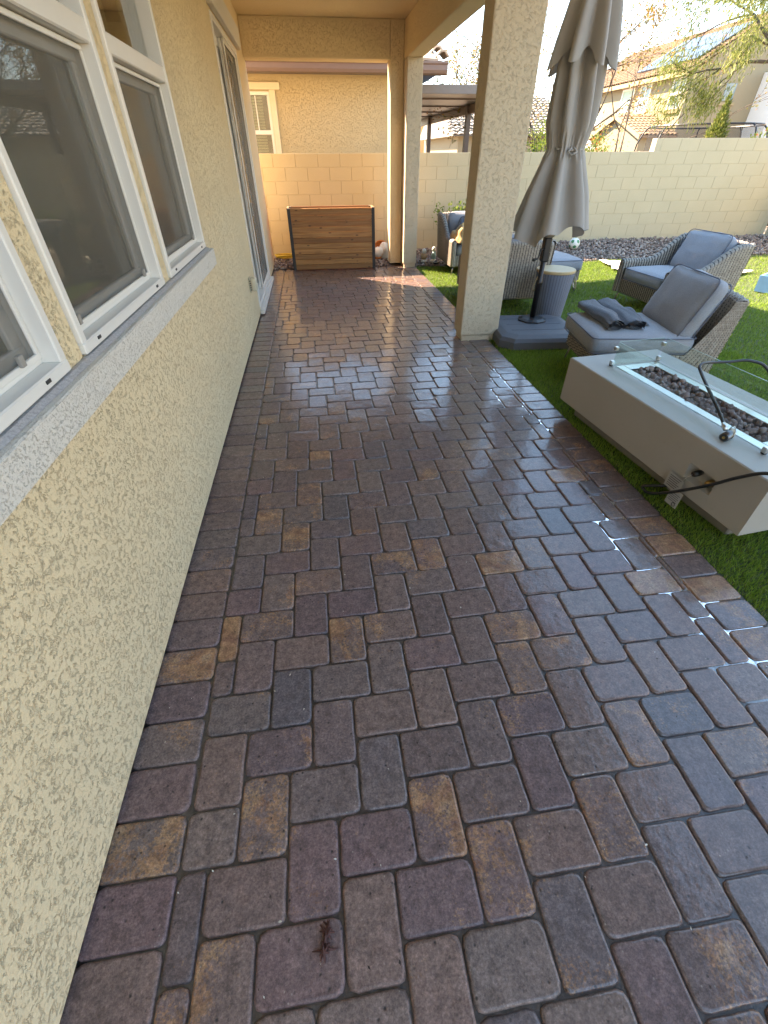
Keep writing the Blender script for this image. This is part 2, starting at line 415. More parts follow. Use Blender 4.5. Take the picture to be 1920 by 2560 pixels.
# thin standing water
def puddle(pts, name, label, z=-0.0078):
    def blob(n=90):
        P = [Vector(p) for p in pts]; out = []
        m = len(P)
        for i in range(m):
            for s in range(10):
                f = s/10; a, b, c, d = P[(i-1) % m], P[i], P[(i+1) % m], P[(i+2) % m]
                q = 0.5*((2*b) + (c-a)*f + (2*a-5*b+4*c-d)*f*f + (3*b-a-3*c+d)*f**3)
                e = 0.03*noise.noise(Vector((q.x*9, q.y*9, 3.1))) + 0.012*noise.noise(Vector((q.x*31, q.y*31, 1.7)))
                out.append((q.x+e, q.y+e*0.8, z))
        return out
    o = blob()
    ob = MB().add(o, [tuple(range(len(o)))]).build(name, M['water'], None)
    return tag(ob, label, 'puddle', 'puddles on the pavers')
puddle([(1.40,4.60),(1.47,4.70),(1.52,4.2),(1.80,4.25),(1.76,3.5),(1.75,2.9),(1.56,2.5),(1.42,2.95),(1.34,3.5),(1.26,4.0),(1.24,4.45)], 'puddle', 'shallow puddle on the pavers at the foot of the stucco pillar')
puddle([(1.50,2.46),(1.60,1.97),(1.60,1.5),(1.64,1.17),(1.77,0.90),(1.55,0.62),(1.40,0.67),(1.46,1.1),(1.39,1.4),(1.42,1.86)], 'puddle', 'shallow puddle on the pavers beside the fire table')

# ------------------------------------------------------------------ our house
house = thing('house', 'tan stucco house with patio roof, white windows and sliding door', 'house', (-0.75, 4.0, 0))
WX = -0.75
WINS = [(0.37, 1.375), (1.490, 2.490), (2.620, 3.625)]
WZ0, WZ1, ZT = 1.095, 2.52, 1.935
DY0, DY1, DZ1 = 6.12, 8.10, 2.62
CEIL = 3.085; YEND = 9.40; YST = -3.0; YRF = -0.55
wl = MB(); TH = 0.16
def wslab(y0, y1, z0, z1): wl.box(WX-TH, WX, y0, y1, z0, z1)
ys = [YST, 0.37]
wslab(YST, WINS[0][0], 0.02, CEIL+.3)
wslab(WINS[0][0], WINS[2][1], 0.02, WZ0); wslab(WINS[0][0], WINS[2][1], WZ1, CEIL+.3)
wslab(WINS[0][1], WINS[1][0], WZ0, WZ1); wslab(WINS[1][1], WINS[2][0], WZ0, WZ1)
wslab(WINS[2][1], DY0, 0.02, CEIL+.3); wslab(DY0, DY1, DZ1, CEIL+.3); wslab(DY0, DY1, 0.02, 0.07)
wslab(DY1, YEND, 0.02, CEIL+.3)
wl.box(-9, WX-TH, YEND-.16, YEND, 0.0, CEIL+.3)
wl.build('wall', M['stucco'], house, True)
# room behind
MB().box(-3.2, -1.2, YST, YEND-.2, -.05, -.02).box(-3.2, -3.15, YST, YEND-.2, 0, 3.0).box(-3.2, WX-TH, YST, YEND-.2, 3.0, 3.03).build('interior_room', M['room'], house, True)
def frame_rect(b, y0, y1, z0, z1, wd, x0, x1, bev=0.004):
    b.bbox(x0, x1, y0, y1, z0, z0+wd, bev); b.bbox(x0, x1, y0, y1, z1-wd, z1, bev)
    b.bbox(x0+.0007, x1-.0007, y0+.0005, y0+wd, z0+wd-.002, z1-wd+.002, bev); b.bbox(x0+.0007, x1-.0007, y1-wd, y1-.0005, z0+wd-.002, z1-wd+.002, bev)
for wi, (y0, y1) in enumerate(WINS):
    fb = MB(); frame_rect(fb, y0+.003, y1-.003, WZ0+.003, WZ1, 0.034, WX-.10, WX+.016)
    wf = fb.build('window', M['vinyl'], house, True)
    MB().bbox(WX-.095, WX+.009, y0+.034, y1-.034, ZT-.032, ZT+.036, .005).build('transom_bar', M['vinyl'], wf, True)
    MB().bbox(WX-.06, WX-.035, y0+.034, y1-.034, WZ0+.036, WZ0+.058, .003).build('sill_track', M['vinyl'], wf, True)
    # upper fixed pane, lower pane and sash, screen
    MB().box(WX-.062, WX-.056, y0+.034, y1-.034, ZT+.036, WZ1-.034).build('pane', M['pane'], wf, True)
    sb = MB(); frame_rect(sb, y0+.036, y1-.036, WZ0+.04, ZT-.034, 0.05, WX-.088, WX-.060)
    sb.build('sash', M['vinyl'], wf, True)
    MB().box(WX-.078, WX-.072, y0+.09, y1-.09, WZ0+.09, ZT-.07).build('pane', M['pane'], wf, True)
    gb = MB(); frame_rect(gb, y0+.038, y1-.038, WZ0+.052, ZT-.036, 0.016, WX-.040, WX-.028, .002)
    sf = gb.build('screen_frame', M['vinyl'], wf, True)
    MB().box(WX-.036, WX-.0345, y0+.045, y1-.045, WZ0+.06, ZT-.045).build('insect_screen', M['screen'], wf, True)
    # interior sash rail seen through the screen and dark weep slots
    for yy in (y0+.12, y1-.14):
        MB().box(WX+.0155, WX+.0185, yy-.012, yy+.012, WZ0+.018, WZ0+.027).build('weep_slot', M['slot'], wf, True)
        MB().bbox(WX-.030, WX-.018, yy-.010, yy+.010, WZ0+.064, WZ0+.094, .002).build('screen_clip', M['vinyl_grey'], wf, True)
    bl = MB(); k = y0-.02
    rb = random.Random(wi)
    while k < y1+.02:
        a = R_(62+rb.uniform(-7, 7)); hx = .045*math.cos(a); hy = .045*math.sin(a)
        bl.prism([(WX-.26-hx, k-hy), (WX-.26-hx+.002, k-hy), (WX-.26+hx+.002, k+hy), (WX-.26+hx, k+hy)], 'z', WZ0-.15, WZ1+.1); k += .072
    bl.build('vertical_blind', M['blind'], wf, True)
# stucco sill: sloped top, squared front
sp = [(WX+.002, 0.990), (WX+.056, 0.990), (WX+.056, 1.082), (WX+.050, 1.0855), (WX+.002, 1.0855)]
def sill_mesh():
    b = MB(); b.prism([(p[0], p[1]) for p in sp], 'y', 0.24, 3.66); return b
sm = sill_mesh(); so = sm.build('window_sill', M['trimfoam'], house, True)
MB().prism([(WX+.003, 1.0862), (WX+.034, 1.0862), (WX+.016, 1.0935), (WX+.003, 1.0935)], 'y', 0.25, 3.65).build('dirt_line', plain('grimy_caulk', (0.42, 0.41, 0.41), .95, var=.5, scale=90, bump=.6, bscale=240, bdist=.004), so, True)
# sliding door
dd = MB(); frame_rect(dd, DY0+.002, DY1-.002, 0.075, DZ1-.002, 0.05, WX-.115, WX+.012)
door = dd.build('sliding_door', M['vinyl'], house, True)
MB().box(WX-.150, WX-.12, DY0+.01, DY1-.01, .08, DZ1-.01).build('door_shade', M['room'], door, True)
pb = MB(); frame_rect(pb, DY0+.052, 7.08, 0.128, DZ1-.052, 0.075, WX-.108, WX-.07)
pn = pb.build('door_panel', M['vinyl'], door, True)
MB().box(WX-.092, WX-.086, DY0+.12, 7.01, .2, DZ1-.12).build('pane', M['pane'], pn, True)
pb = MB(); frame_rect(pb, 6.98, DY1-.052, 0.128, DZ1-.052, 0.075, WX-.066, WX-.034)
pn = pb.build('door_panel', M['vinyl'], door, True)
MB().box(WX-.052, WX-.046, 7.05, DY1-.12, .2, DZ1-.12).build('pane', M['pane'], pn, True)
pb = MB(); frame_rect(pb, 6.98, DY1-.055, 0.128, DZ1-.053, 0.032, WX-.024, WX-.006)
pn = pb.build('screen_door', M['vinyl'], door, True)
MB().box(WX-.016, WX-.0145, 7.0, DY1-.08, .15, DZ1-.08).build('insect_screen', M['screen'], pn, True)
MB().bbox(WX-.006, WX+.016, 6.985, 7.008, .98, 1.12, .004).build('handle', M['vinyl_grey'], pn, True)
MB().bbox(WX+.002, WX+.055, DY0-.02, DY1+.06, 0.012, 0.062, .004).build('threshold', M['vinyl'], door, True)
MB().bbox(WX+.001, WX+.06, DY0-.10, DY1+.18, DZ1+.02, DZ1+.21, .006).build('door_head_trim', M['trimfoam'], house, True)
# outlet cover
ob = MB(); ob.bbox(WX+.001, WX+.02, 5.50, 5.62, .40, .54, .004)
oc = ob.build('outlet_box', plain('outlet_plastic', (0.50, 0.47, 0.37), 0.5, var=0.04), house, True)
MB().bbox(WX+.018, WX+.085, 5.505, 5.615, .405, .535, .018, 3).build('outlet_cover', plain('outlet_cover_plastic', (0.60, 0.55, 0.42), 0.4, var=0.04), oc, True, True)
for k in range(5): MB().bbox(WX+.012, WX+.024, 5.494, 5.502, .42+k*.022, .43+k*.022, .001).build('cover_rib', M['slot'], oc, True)
# rusty weep line at the wall's far corner
MB().bbox(WX-.012, WX+.006, YEND-.006, YEND+.004, 0.03, 1.05, .002).build('corner_stain_strip', plain('orange_edge', (0.50, 0.20, 0.06), 0.8), house, True)
# patio roof
MB().box(WX, 1.9, YRF, YEND+.02, CEIL, CEIL+.05).build('ceiling', M['stucco'], house, True)
MB().bbox(WX+.001, 1.375, 9.10, YEND, 2.675, CEIL, .012, 2).build('beam', M['stucco'], house, True)
MB().bbox(1.58, 1.815, YRF, YEND+.001, 2.678, CEIL-.001, .012, 2).build('beam', M['stucco'], house, True)
MB().bbox(1.375, 1.5795, 9.10, YEND, 0.03, CEIL, .012, 2).build('column', M['stucco'], house, True)
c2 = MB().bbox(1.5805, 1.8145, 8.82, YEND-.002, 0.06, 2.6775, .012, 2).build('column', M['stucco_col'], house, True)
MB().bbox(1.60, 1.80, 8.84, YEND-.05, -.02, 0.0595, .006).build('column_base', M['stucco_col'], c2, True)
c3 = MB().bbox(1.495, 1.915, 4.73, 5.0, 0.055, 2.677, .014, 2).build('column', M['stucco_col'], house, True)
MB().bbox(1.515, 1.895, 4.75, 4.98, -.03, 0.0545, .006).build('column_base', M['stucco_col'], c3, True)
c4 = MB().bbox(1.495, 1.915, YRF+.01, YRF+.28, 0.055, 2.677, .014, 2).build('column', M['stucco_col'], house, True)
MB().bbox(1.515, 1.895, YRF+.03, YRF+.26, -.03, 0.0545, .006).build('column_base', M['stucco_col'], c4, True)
# roof above
MB().prism([(2.66, 3.22), (2.66, 3.50), (-9.0, 6.15), (-9.0, 5.95)], 'y', YRF-.3, YEND+.62).build('roof', M['gutter'], house, True)
MB().box(2.57, 2.655, YRF-.2, YEND+.6, 3.21, 3.48).build('fascia', M['gutter'], house, True)
MB().prism([(WX-TH, CEIL+.3), (WX-TH, 4.0), (-9, 5.75), (-9, CEIL+.3)], 'y', YEND-.15, YEND-.02).build('gable_wall', M['stucco'], house, True)

# ------------------------------------------------------------------ garden block wall
def block_mat():
    t = NT('concrete_block'); p = t.pos(); oi = t.n('ObjectInfo').outputs['Random']
    n = t.noise(p, 3.0, 4); f = t.noise(p, 140, 3, 0.7)
    c = t.mix(n, (0.50, 0.415, 0.275), (0.58, 0.485, 0.335)); c = t.mix(t.math('MULTIPLY', oi, 0.35), c, (0.50, 0.43, 0.30))
    c = t.mix(0.35, c, t.ramp(f, [(0.3, 0.7), (0.7, 1.25)]), 'MULTIPLY')
    t.bsdf(Base__Color=c, Roughness=0.95, Specular__IOR__Level=0.15, Normal=t.bump(f, 0.45, 0.003)); return t.m
M['block'] = block_mat(); M['mortar'] = plain('mortar', (0.36, 0.29, 0.19), 0.95)
M['mortar_h'] = plain('mortar_flush', (0.50, 0.42, 0.29), 0.95)
YW = 10.2; TOPZ = 1.622; CH = 0.2; BL = 0.4025
gw = thing('garden_wall', 'long pale concrete block wall behind the lawn with one stepped-up end', 'wall', (4.0, YW+.1, 0))
MB().box(-5, 6.74, YW+.004, YW+.15, -.2, TOPZ-.004).box(6.741, 9.98, YW+.0045, YW+.15, -.2, TOPZ+CH-.004).build('mortar', M['mortar_h'], gw, True)
bmesh_cache = {}
def block_mesh(l):
    key = round(l, 3)
    if key not in bmesh_cache:
        b = MB().bbox(-l/2+.004, l/2-.004, 0, .15, -CH/2+.0022, CH/2-.0022, .003)
        me = bpy.data.meshes.new('block'); me.from_pydata(b.v, [], b.f); me.materials.append(M['block']); bmesh_cache[key] = me
    return bmesh_cache[key]
slots = MB()
def add_block(parent, x0, x1, z0, y):
    o = bpy.data.objects.new('block', block_mesh(x1-x0)); o.parent = parent
    o.location = WM[parent].inverted() @ Vector(((x0+x1)/2, y+random.uniform(-.001, .001), z0+CH/2)); COL.objects.link(o)
for r in range(-1, 9):
    z0 = TOPZ - (r+1)*CH if r >= 0 else TOPZ
    off = 0 if r % 2 == 0 else 0.5
    for k in range(-3, 28):
        x0 = -0.588 + (k+off)*BL; x1 = x0+BL
        if x1 > 10.0 or (r == -1 and x0 < 6.70): continue
        if x0 < -1.25: continue
        add_block(gw, x0, x1, z0, YW)
        slots.box(x1-.0045, x1+.0045, YW+.0022, YW+.006, z0+.006, z0+CH-.006)
slots.build('head_joint', M['mortar'], gw, True)
# wall that turns the corner along the side of the lawn
sw = thing('side_wall', 'side block wall running from the lawn corner past the chairs', 'wall', (10.05, 2, 0))
sbm = MB(); smm = MB().box(10.004, 10.15, -8, YW-.01, -.2, TOPZ+CH-.02)
smm.build('mortar', M['mortar_h'], sw, True)
for r in range(10):
    for k in range(46):
        y0 = -8 + (k + (0.5 if r % 2 else 0))*BL
        if y0+BL < YW-.02: sbm.box(10.0, 10.15, y0+.004, y0+BL-.004, TOPZ+CH-(r+1)*CH+.003, TOPZ+CH-r*CH-.003)
tag(sbm.build('blocks', M['block'], sw, True), kind='stuff')

bw = thing('added_rear_wall', 'unseen block wall added behind the patio for bounced sunlight', 'wall', (3, -9, 0))  # out of view, added so its sunlit face bounces warm light in
bkm = MB(); MB().box(-5, 10.1, -9.14, -9.0045, -.2, TOPZ-.02).build('mortar', M['mortar_h'], bw, True)
for r in range(9):
    for k in range(37):
        x0 = -5 + (k + (0.5 if r % 2 else 0))*BL
        if x0+BL < 10.0: bkm.box(x0+.004, x0+BL-.004, -9.14, -9.0, TOPZ-(r+1)*CH+.003, TOPZ-r*CH-.003)
tag(bkm.build('blocks', M['block'], bw, True), kind='stuff')
# ------------------------------------------------------------------ turf and gravel
def turf_mat(name, lo, hi):
    t = NT(name); g = t.n('NewGeometry'); r = g.outputs['Random Per Island']
    c = t.ramp(r, [(0.0, lo), (0.7, hi), (0.93, tuple(x*1.1 for x in hi)), (1.0, (0.30, 0.24, 0.10))])
    b = t.n('BsdfPrincipled', Base__Color=c, Roughness=0.55, Specular__IOR__Level=0.25)
    tr = t.n('BsdfTranslucent', Color=c); mx = t.n('MixShader'); mx.inputs[0].default_value = 0.3
    t.t.links.new(b.outputs[0], mx.inputs[1]); t.t.links.new(tr.outputs[0], mx.inputs[2]); t.t.links.new(mx.outputs[0], t.out.inputs[0]); return t.m
M['blade'] = turf_mat('turf_blade', (0.085, 0.16, 0.020), (0.24, 0.37, 0.048))
M['thatch'] = plain('turf_backing', (0.060, 0.078, 0.025), 0.95, var=0.5, scale=60)
tag(MB().add([(XR, -4, -.012), (9.99, -4, -.012), (9.99, 8.93, -.012), (XR, 8.93, -.012)], [(0,1,2,3)]).build('lawn_base', M['thatch']), kind='structure')
def blades(n, x0, x1, y0, y1, hgt, wd):
    x = rng.uniform(x0, x1, n); y = rng.uniform(y0, y1, n)
    edge = 8.90 + 0.05*np.sin(x*2.3) + 0.03*np.sin(x*7.1)
    inpil = (x > 1.50) & (x < 1.92) & (y > 4.72) & (y < 5.01)
    inpil |= (x > 1.57) & (x < 1.83) & (y > 8.8)
    keep = (y < edge) & ~inpil; x, y = x[keep], y[keep]; n = len(x)
    a = rng.uniform(0, 2*math.pi, n); h = hgt*rng.uniform(.6, 1.15, n); w2 = wd*rng.uniform(.6, 1.2, n)/2
    lean = rng.uniform(.1, .9, n)*h; la = rng.uniform(0, 2*math.pi, n)
    dx, dy = np.cos(a)*w2, np.sin(a)*w2; z = np.full(n, -.012)
    P0 = np.stack([x-dx, y-dy, z], 1); P1 = np.stack([x+dx, y+dy, z], 1)
    mx, my = x+np.cos(la)*lean*.35, y+np.sin(la)*lean*.35
    P2 = np.stack([mx+dx*.8, my+dy*.8, z+h*.6], 1); P3 = np.stack([mx-dx*.8, my-dy*.8, z+h*.6], 1)
    P4 = np.stack([x+np.cos(la)*lean, y+np.sin(la)*lean, z+h], 1)
    V = np.stack([P0, P1, P2, P3, P4], 1).reshape(-1, 3); b = np.arange(n)[:, None]*5
    F = np.concatenate([b+np.array([[0,1,2]]), b+np.array([[0,2,3]]), b+np.array([[3,2,4]])], 1).reshape(-1, 3)
    return V, F
parts = [blades(70000, 1.815, 2.75, 0.6, 4.4, .030, .0034), blades(120000, 1.82, 6.0, 3.6, 8.95, .031, .0046), blades(26000, 2.75, 4.2, 2.2, 4.0, .031, .0045),
         blades(30000, 6.0, 9.95, 3.0, 8.95, .032, .007), blades(26000, 2.6, 9.9, -3.5, 3.0, .033, .009), blades(16000, 1.82, 2.75, -2.5, 0.6, .030, .005)]
V = []; F = []; b = 0
for v, f in parts: V.append(v); F.append(f+b); b += len(v)
tag(np_mesh('artificial_grass', np.concatenate(V), np.concatenate(F), M['blade']), 'short green artificial grass covering the lawn', 'grass', kind='stuff')
# gravel strip
def gz(x, y): return 0.02 + max(0, (y-8.95))/1.25*(0.05 + 0.12*min(1, max(0, (x-1.0)/5)))
M['dirt'] = plain('gravel_bed', (0.16, 0.11, 0.085), 0.95, var=0.4, scale=30)
tag(MB().grid(lambda u, v: (-6+u*16, 8.86+v*1.36, gz(-6+u*16, 8.86+v*1.36)-.035), 40, 6).build('gravel_bed', M['dirt']), kind='structure')
def rock_proto(seed, n=1, rough=0.35):
    bm = bmesh.new(); bmesh.ops.create_icosphere(bm, subdivisions=n, radius=1.0)
    r = random.Random(seed); off = Vector((r.uniform(0, 50), r.uniform(0, 50), r.uniform(0, 50)))
    for v in bm.verts: v.co *= 1 + rough*noise.noise(v.co*1.4+off)*2
    bm.verts.index_update()
    V = np.array([v.co[:] for v in bm.verts]); F = np.array([[v.index for v in f.verts] for f in bm.faces]); bm.free(); return V, F
rp = [rock_proto(s) for s in range(8)]
def scatter_rocks(pts, sizes):
    Vs, Fs, b = [], [], 0
    for (x, y, z), s in zip(pts, sizes):
        V, F = rp[rng.integers(8)]
        a = rng.uniform(0, 6.28, 3); ca, sa = math.cos(a[0]), math.sin(a[0]); cb, sb = math.cos(a[1]), math.sin(a[1])
        Rz = np.array([[ca, -sa, 0], [sa, ca, 0], [0, 0, 1]]); Rx = np.array([[1, 0, 0], [0, cb, -sb], [0, sb, cb]])
        V2 = (V*np.array([1, rng.uniform(.6, 1), rng.uniform(.5, .9)])*s) @ Rx.T @ Rz.T + np.array([x, y, z])
        Vs.append(V2); Fs.append(F+b); b += len(V2)
    return np.concatenate(Vs), np.concatenate(Fs)
def rock_mat(name, stops, rough=0.85):
    t = NT(name); g = t.n('NewGeometry'); c = t.ramp(g.outputs['Random Per Island'], stops)
    f = t.noise(t.pos(), 90, 3, 0.7); c = t.mix(0.5, c, t.ramp(f, [(0.3, 0.6), (0.7, 1.35)]), 'MULTIPLY')
    t.bsdf(Base__Color=c, Roughness=rough, Normal=t.bump(f, 0.6, 0.006)); return t.m
M['gravel'] = rock_mat('crushed_gravel', [(0, (0.14, 0.10, 0.09)), (0.4, (0.27, 0.20, 0.17)), (0.75, (0.36, 0.27, 0.22)), (1, (0.48, 0.40, 0.34))])
npt = 7200; gx = rng.uniform(-1.1, 9.95, npt); gy = rng.uniform(8.88, 10.19, npt)
lim = 8.93 + 0.05*np.sin(gx*2.3); ok = (gy > lim) & ~((gx < 1.82) & (gy < 9.02)) & ~((gx > 1.36) & (gx < 1.83) & (gy < 9.42)) & ~((gx < -.75) & (gy < 9.42))
gx, gy = gx[ok], gy[ok]
gs = rng.uniform(.014, .030, len(gx))
V, F = scatter_rocks([(a, b_, gz(a, b_)-.016+s*.3) for a, b_, s in zip(gx, gy, gs)], gs)
tag(np_mesh('gravel', V, F, M['gravel']), 'brown and pink crushed gravel strip along the block wall', 'gravel', kind='stuff')

# ------------------------------------------------------------------ next door house
nh = thing('neighbour_house', 'single-storey tan stucco house just over the block wall with brown gutter', 'house', (0, 12.2, 0))
NW = 12.2; NX = 2.38
wy0, wy1, wz0, wz1 = -1.75, -0.60, 1.0, 2.58
b = MB(); b.box(-8, wy0, NW, NW+.2, 0, 3.0); b.box(wy1, NX, NW, NW+.2, 0, 3.0); b.box(wy0, wy1, NW, NW+.2, 0, wz0); b.box(wy0, wy1, NW, NW+.2, wz1, 3.0)
b.box(NX-.2, NX, NW+.2, NW+16, 0, 3.0)
b.build('wall', M['stucco_far'], nh, True)
nwn = MB()
def frame_xz(b, x0, x1, z0, z1, wd, y0, y1, bev=.004):
    b.bbox(x0, x1, y0, y1, z0, z0+wd, bev); b.bbox(x0, x1, y0, y1, z1-wd, z1, bev)
    b.bbox(x0+.0005, x0+wd, y0+.0007, y1-.0007, z0+wd-.002, z1-wd+.002, bev); b.bbox(x1-wd, x1-.0005, y0+.0007, y1-.0007, z0+wd-.002, z1-wd+.002, bev)
frame_xz(nwn, wy0, wy1, wz0, wz1, .055, NW-.01, NW+.1)
nwn.bbox(wy0+.05, wy1-.05, NW+.002, NW+.09, 1.93, 2.0, .004)
nwn.bbox(wy0+.56, wy0+.585, NW+.03, NW+.06, 2.0, wz1-.05, .002); nwn.bbox(wy1-.30, wy1-.28, NW+.03, NW+.06, 2.0, wz1-.05, .002)
wv = nwn.build('window', M['vinyl'], nh, True)
MB().box(wy0+.05, wy1-.05, NW+.05, NW+.056, wz0+.05, wz1-.05).build('pane', M['pane'], wv, True)
bl = MB()
for k in range(34): bl.bbox(wy0+.05, wy1-.16, NW+.12, NW+.16, wz0+.05+k*.046, wz0+.052+k*.046+.034, .001)
bl.build('window_blind', plain('pale_blind', (0.62, 0.60, 0.46), 0.7), wv, True)
MB().box(wy0, wy1, NW+.19, NW+.2, wz0, wz1).build('dark_backing', M['room'], wv, True)
tb = MB(); tb.bbox(wy1+.002, wy1+.12, NW-.05, NW-.002, .9, wz1+.02, .006); tb.bbox(wy0-.12, wy1+.22, NW-.06, NW-.002, wz1+.021, wz1+.13, .006)
tb.build('window_trim', M['cream'], nh, True)
GY = 11.72
MB().box(-8, 2.80, GY+.05, NW, 2.86, 2.875).build('soffit', M['gutter'], nh, True)
MB().box(2.82, 2.835, GY+.05, NW+15, 2.86, 2.95).box(NX, 2.82, NW+.1, NW+15, 2.86, 2.872).build('soffit', M['gutter'], nh, True)
g_ = MB(); g_.prism([(GY, 2.985), (GY-.012, 2.985), (GY-.012, 2.955), (GY+.008, 2.935), (GY+.008, 2.865), (GY+.03, 2.82), (GY+.14, 2.80), (GY+.14, 2.99), (GY+.12, 2.99), (GY+.12, 2.9), (GY+.02, 2.9)], 'x', -8, 2.90)
g_.build('gutter', M['gutter'], nh, True)
MB().box(-8, 2.80, GY+.141, GY+.19, 2.80, 3.01).build('fascia', M['dark_brown'], nh, True)
M['tile'] = rock_mat('roof_tile', [(0, (0.36, 0.25, 0.18)), (0.5, (0.46, 0.34, 0.25)), (1, (0.52, 0.41, 0.31))])
tl = MB()
for k in range(24):
    x = 2.72 - k*.33
    for r in range(4):
        y0, z0 = GY+.06+r*.36, 3.02+r*.12
        tl.add([(x-.30, y0, z0+.02), (x, y0, z0), (x, y0+.42, z0+.13), (x-.30, y0+.42, z0+.15), (x-.30, y0, z0-.015), (x, y0, z0-.035), (x, y0+.42, z0+.09), (x-.30, y0+.42, z0+.11)], [(0,1,2,3),(7,6,5,4),(0,4,5,1),(1,5,6,2),(2,6,7,3),(3,7,4,0)])
tag(tl.build('roof_tiles', M['tile'], nh, True), kind='stuff')
hp = MB()
for k in range(6):
    y0 = GY+.05+k*.38; x0 = 2.80-k*.02; z0 = 3.06+k*.11
    hp.prism([(x0-.13, z0), (x0-.05, z0+.09), (x0+.05, z0+.09), (x0+.13, z0), (x0+.10, z0), (x0+.03, z0+.06), (x0-.03, z0+.06), (x0-.10, z0)], 'y', y0, y0+.42)
tag(hp.build('hip_tiles', M['tile'], nh, True), kind='stuff')
MB().prism([(GY+.1, 3.0), (NW+6, 4.9), (NW+6, 4.8), (GY+.1, 2.95)], 'x', -8, 2.7).build('roof', M['tile'], nh, True)
fl = MB().bbox(NX+.01, NX+.05, NW+.9, NW+1.0, 2.33, 2.45, .004).build('floodlight', M['vinyl'], nh, True)
MB().tube([(NX+.05, NW+.95, 2.4), (NX+.12, NW+.9, 2.38), (NX+.2, NW+.84, 2.33)], [.03, .05, .06], 12).build('lamp_head', M['vinyl'], fl, True, True)
# aluminium patio cover beside it
pc = thing('patio_cover', 'brown aluminium patio cover on posts beyond the block wall', 'patio cover', (3.3, 14.5, 0))
PX = 4.25
MB().box(NX+.02, PX+.3, 12.32, 22, 2.58, 2.60).build('ceiling_panel', plain('brown_panel', (0.30, 0.215, 0.155), 0.4, var=0.05), pc, True)
MB().bbox(NX+.01, PX+.32, 12.26, 12.318, 2.575, 2.715, .004).build('front_fascia', plain('grey_brown', (0.15, 0.125, 0.115), 0.4), pc, True)
MB().box(NX+.02, PX+.3, 12.32, 22, 2.66, 2.70).build('roof_panel', M['brown_metal'], pc, True)
for k in range(4): MB().box(NX+.03, PX+.0, 13.2+k*1.9, 13.28+k*1.9, 2.555, 2.578).build('rib', M['brown_metal'], pc, True)
MB().bbox(PX, PX+.08, 12.4, 22, 2.40, 2.575, .004).build('beam', plain('brown_beam', (0.22, 0.145, 0.115), 0.4, var=0.05), pc, True)
for y in (14.72, 19.3): MB().bbox(PX-.06, PX+.06, y-.07, y+.07, 0, 2.56, .004).build('post', plain('post_brown', (0.085, 0.05, 0.042), 0.4, var=0.05), pc, True)
# ------------------------------------------------------------------ far houses
def tile_roof(parent, p00, p10, p01, nu, nv, name='roof_tiles', mat=None, amp=.05):
    """S-tile courses over a sloped rectangle p00 -> p10 (along eave), p01 (up slope)"""
    p00, p10, p01 = Vector(p00), Vector(p10), Vector(p01); U = p10-p00; Vv = p01-p00; N = U.cross(Vv).normalized()
    if N.z < 0: N = -N
    Vs = []; Fs = []
    for j in range(nv):
        for i in range(nu):
            b = len(Vs)
            for jj in (0, 1):
                for q in range(5):
                    f = q/4; h = amp*math.sin(math.pi*f) + (.06 if jj == 0 else .0)
                    Vs.append(p00 + U*((i+f)/nu) + Vv*((j+jj*1.06)/nv) + N*h)
            for q in range(4): Fs.append((b+q, b+q+1, b+5+q+1, b+5+q))
            # front lip
            b2 = len(Vs)
            for q in range(5):
                Vs.append(Vs[b+q]); 
            for q in range(5): Vs.append(Vs[b+q] - N*.05)
            for q in range(4): Fs.append((b2+5+q, b2+5+q+1, b2+q+1, b2+q))
    m = MB(); m.add(Vs, Fs)
    return tag(m.build(name, mat or M['tile'], parent, True), kind='stuff')
M['far_wall'] = plain('cream_stucco', (0.27, 0.225, 0.145), 0.9, var=0.05)
M['far_wall2'] = plain('tan_stucco_far', (0.27, 0.22, 0.14), 0.9, var=0.05)
M['white_wall'] = plain('white_stucco', (0.74, 0.70, 0.64), 0.9, var=0.04)
fh = thing('two_storey_house', 'cream two-storey house with tile roof and solar panels behind the wall', 'house', (27, 40, 0))
FX, FY0, FY1 = 24.05, 34.8, 50.0
fw = MB(); EZ = 5.55
# facade facing us is X = FX; windows cut as openings
wins = [(35.15, 36.45, 3.85, 5.35, 2), (38.75, 40.05, 3.85, 5.35, 2), (40.0+.75, 42.35, 4.0, 5.30, 0), (44.6, 45.9, 3.45, 4.2, 1)]
ysplit = sorted(set([FY0, FY1] + [q for wn in wins for q in wn[:2]]))
for a, c in zip(ysplit[:-1], ysplit[1:]):
    hit = [wn for wn in wins if wn[0] <= a and wn[1] >= c]
    if hit:
        fw.box(FX, FX+.25, a, c, 0, hit[0][2]); fw.box(FX, FX+.25, a, c, hit[0][3], EZ)
    else: fw.box(FX, FX+.25, a, c, 0, EZ)
fw.build('wall', M['far_wall'], fh, True)
MB().box(FX+.25, 29.0, FY0, FY0+.25, 0, EZ).prism([(FX+.05, EZ), (29.0, EZ), (33, EZ), (28.5, 8.1)], 'y', FY0+.01, FY0+.22).build('end_wall', M['far_wall2'], fh, True)
M['far_glass'] = plain('far_window_glass', (0.16, 0.24, 0.26), 0.08, var=0.1)
M['far_blind'] = plain('far_blind', (0.38, 0.52, 0.42), 0.5, var=0.05)
M['far_trim'] = plain('far_trim', (0.32, 0.245, 0.135), 0.8, var=0.05)
def frame_yz(b, y0, y1, z0, z1, wd, x0, x1):
    b.box(x0, x1, y0, y1, z0, z0+wd); b.box(x0, x1, y0, y1, z1-wd, z1); b.box(x0+.002, x1-.002, y0+.001, y0+wd, z0+wd, z1-wd); b.box(x0+.002, x1-.002, y1-wd, y1-.001, z0+wd, z1-wd)
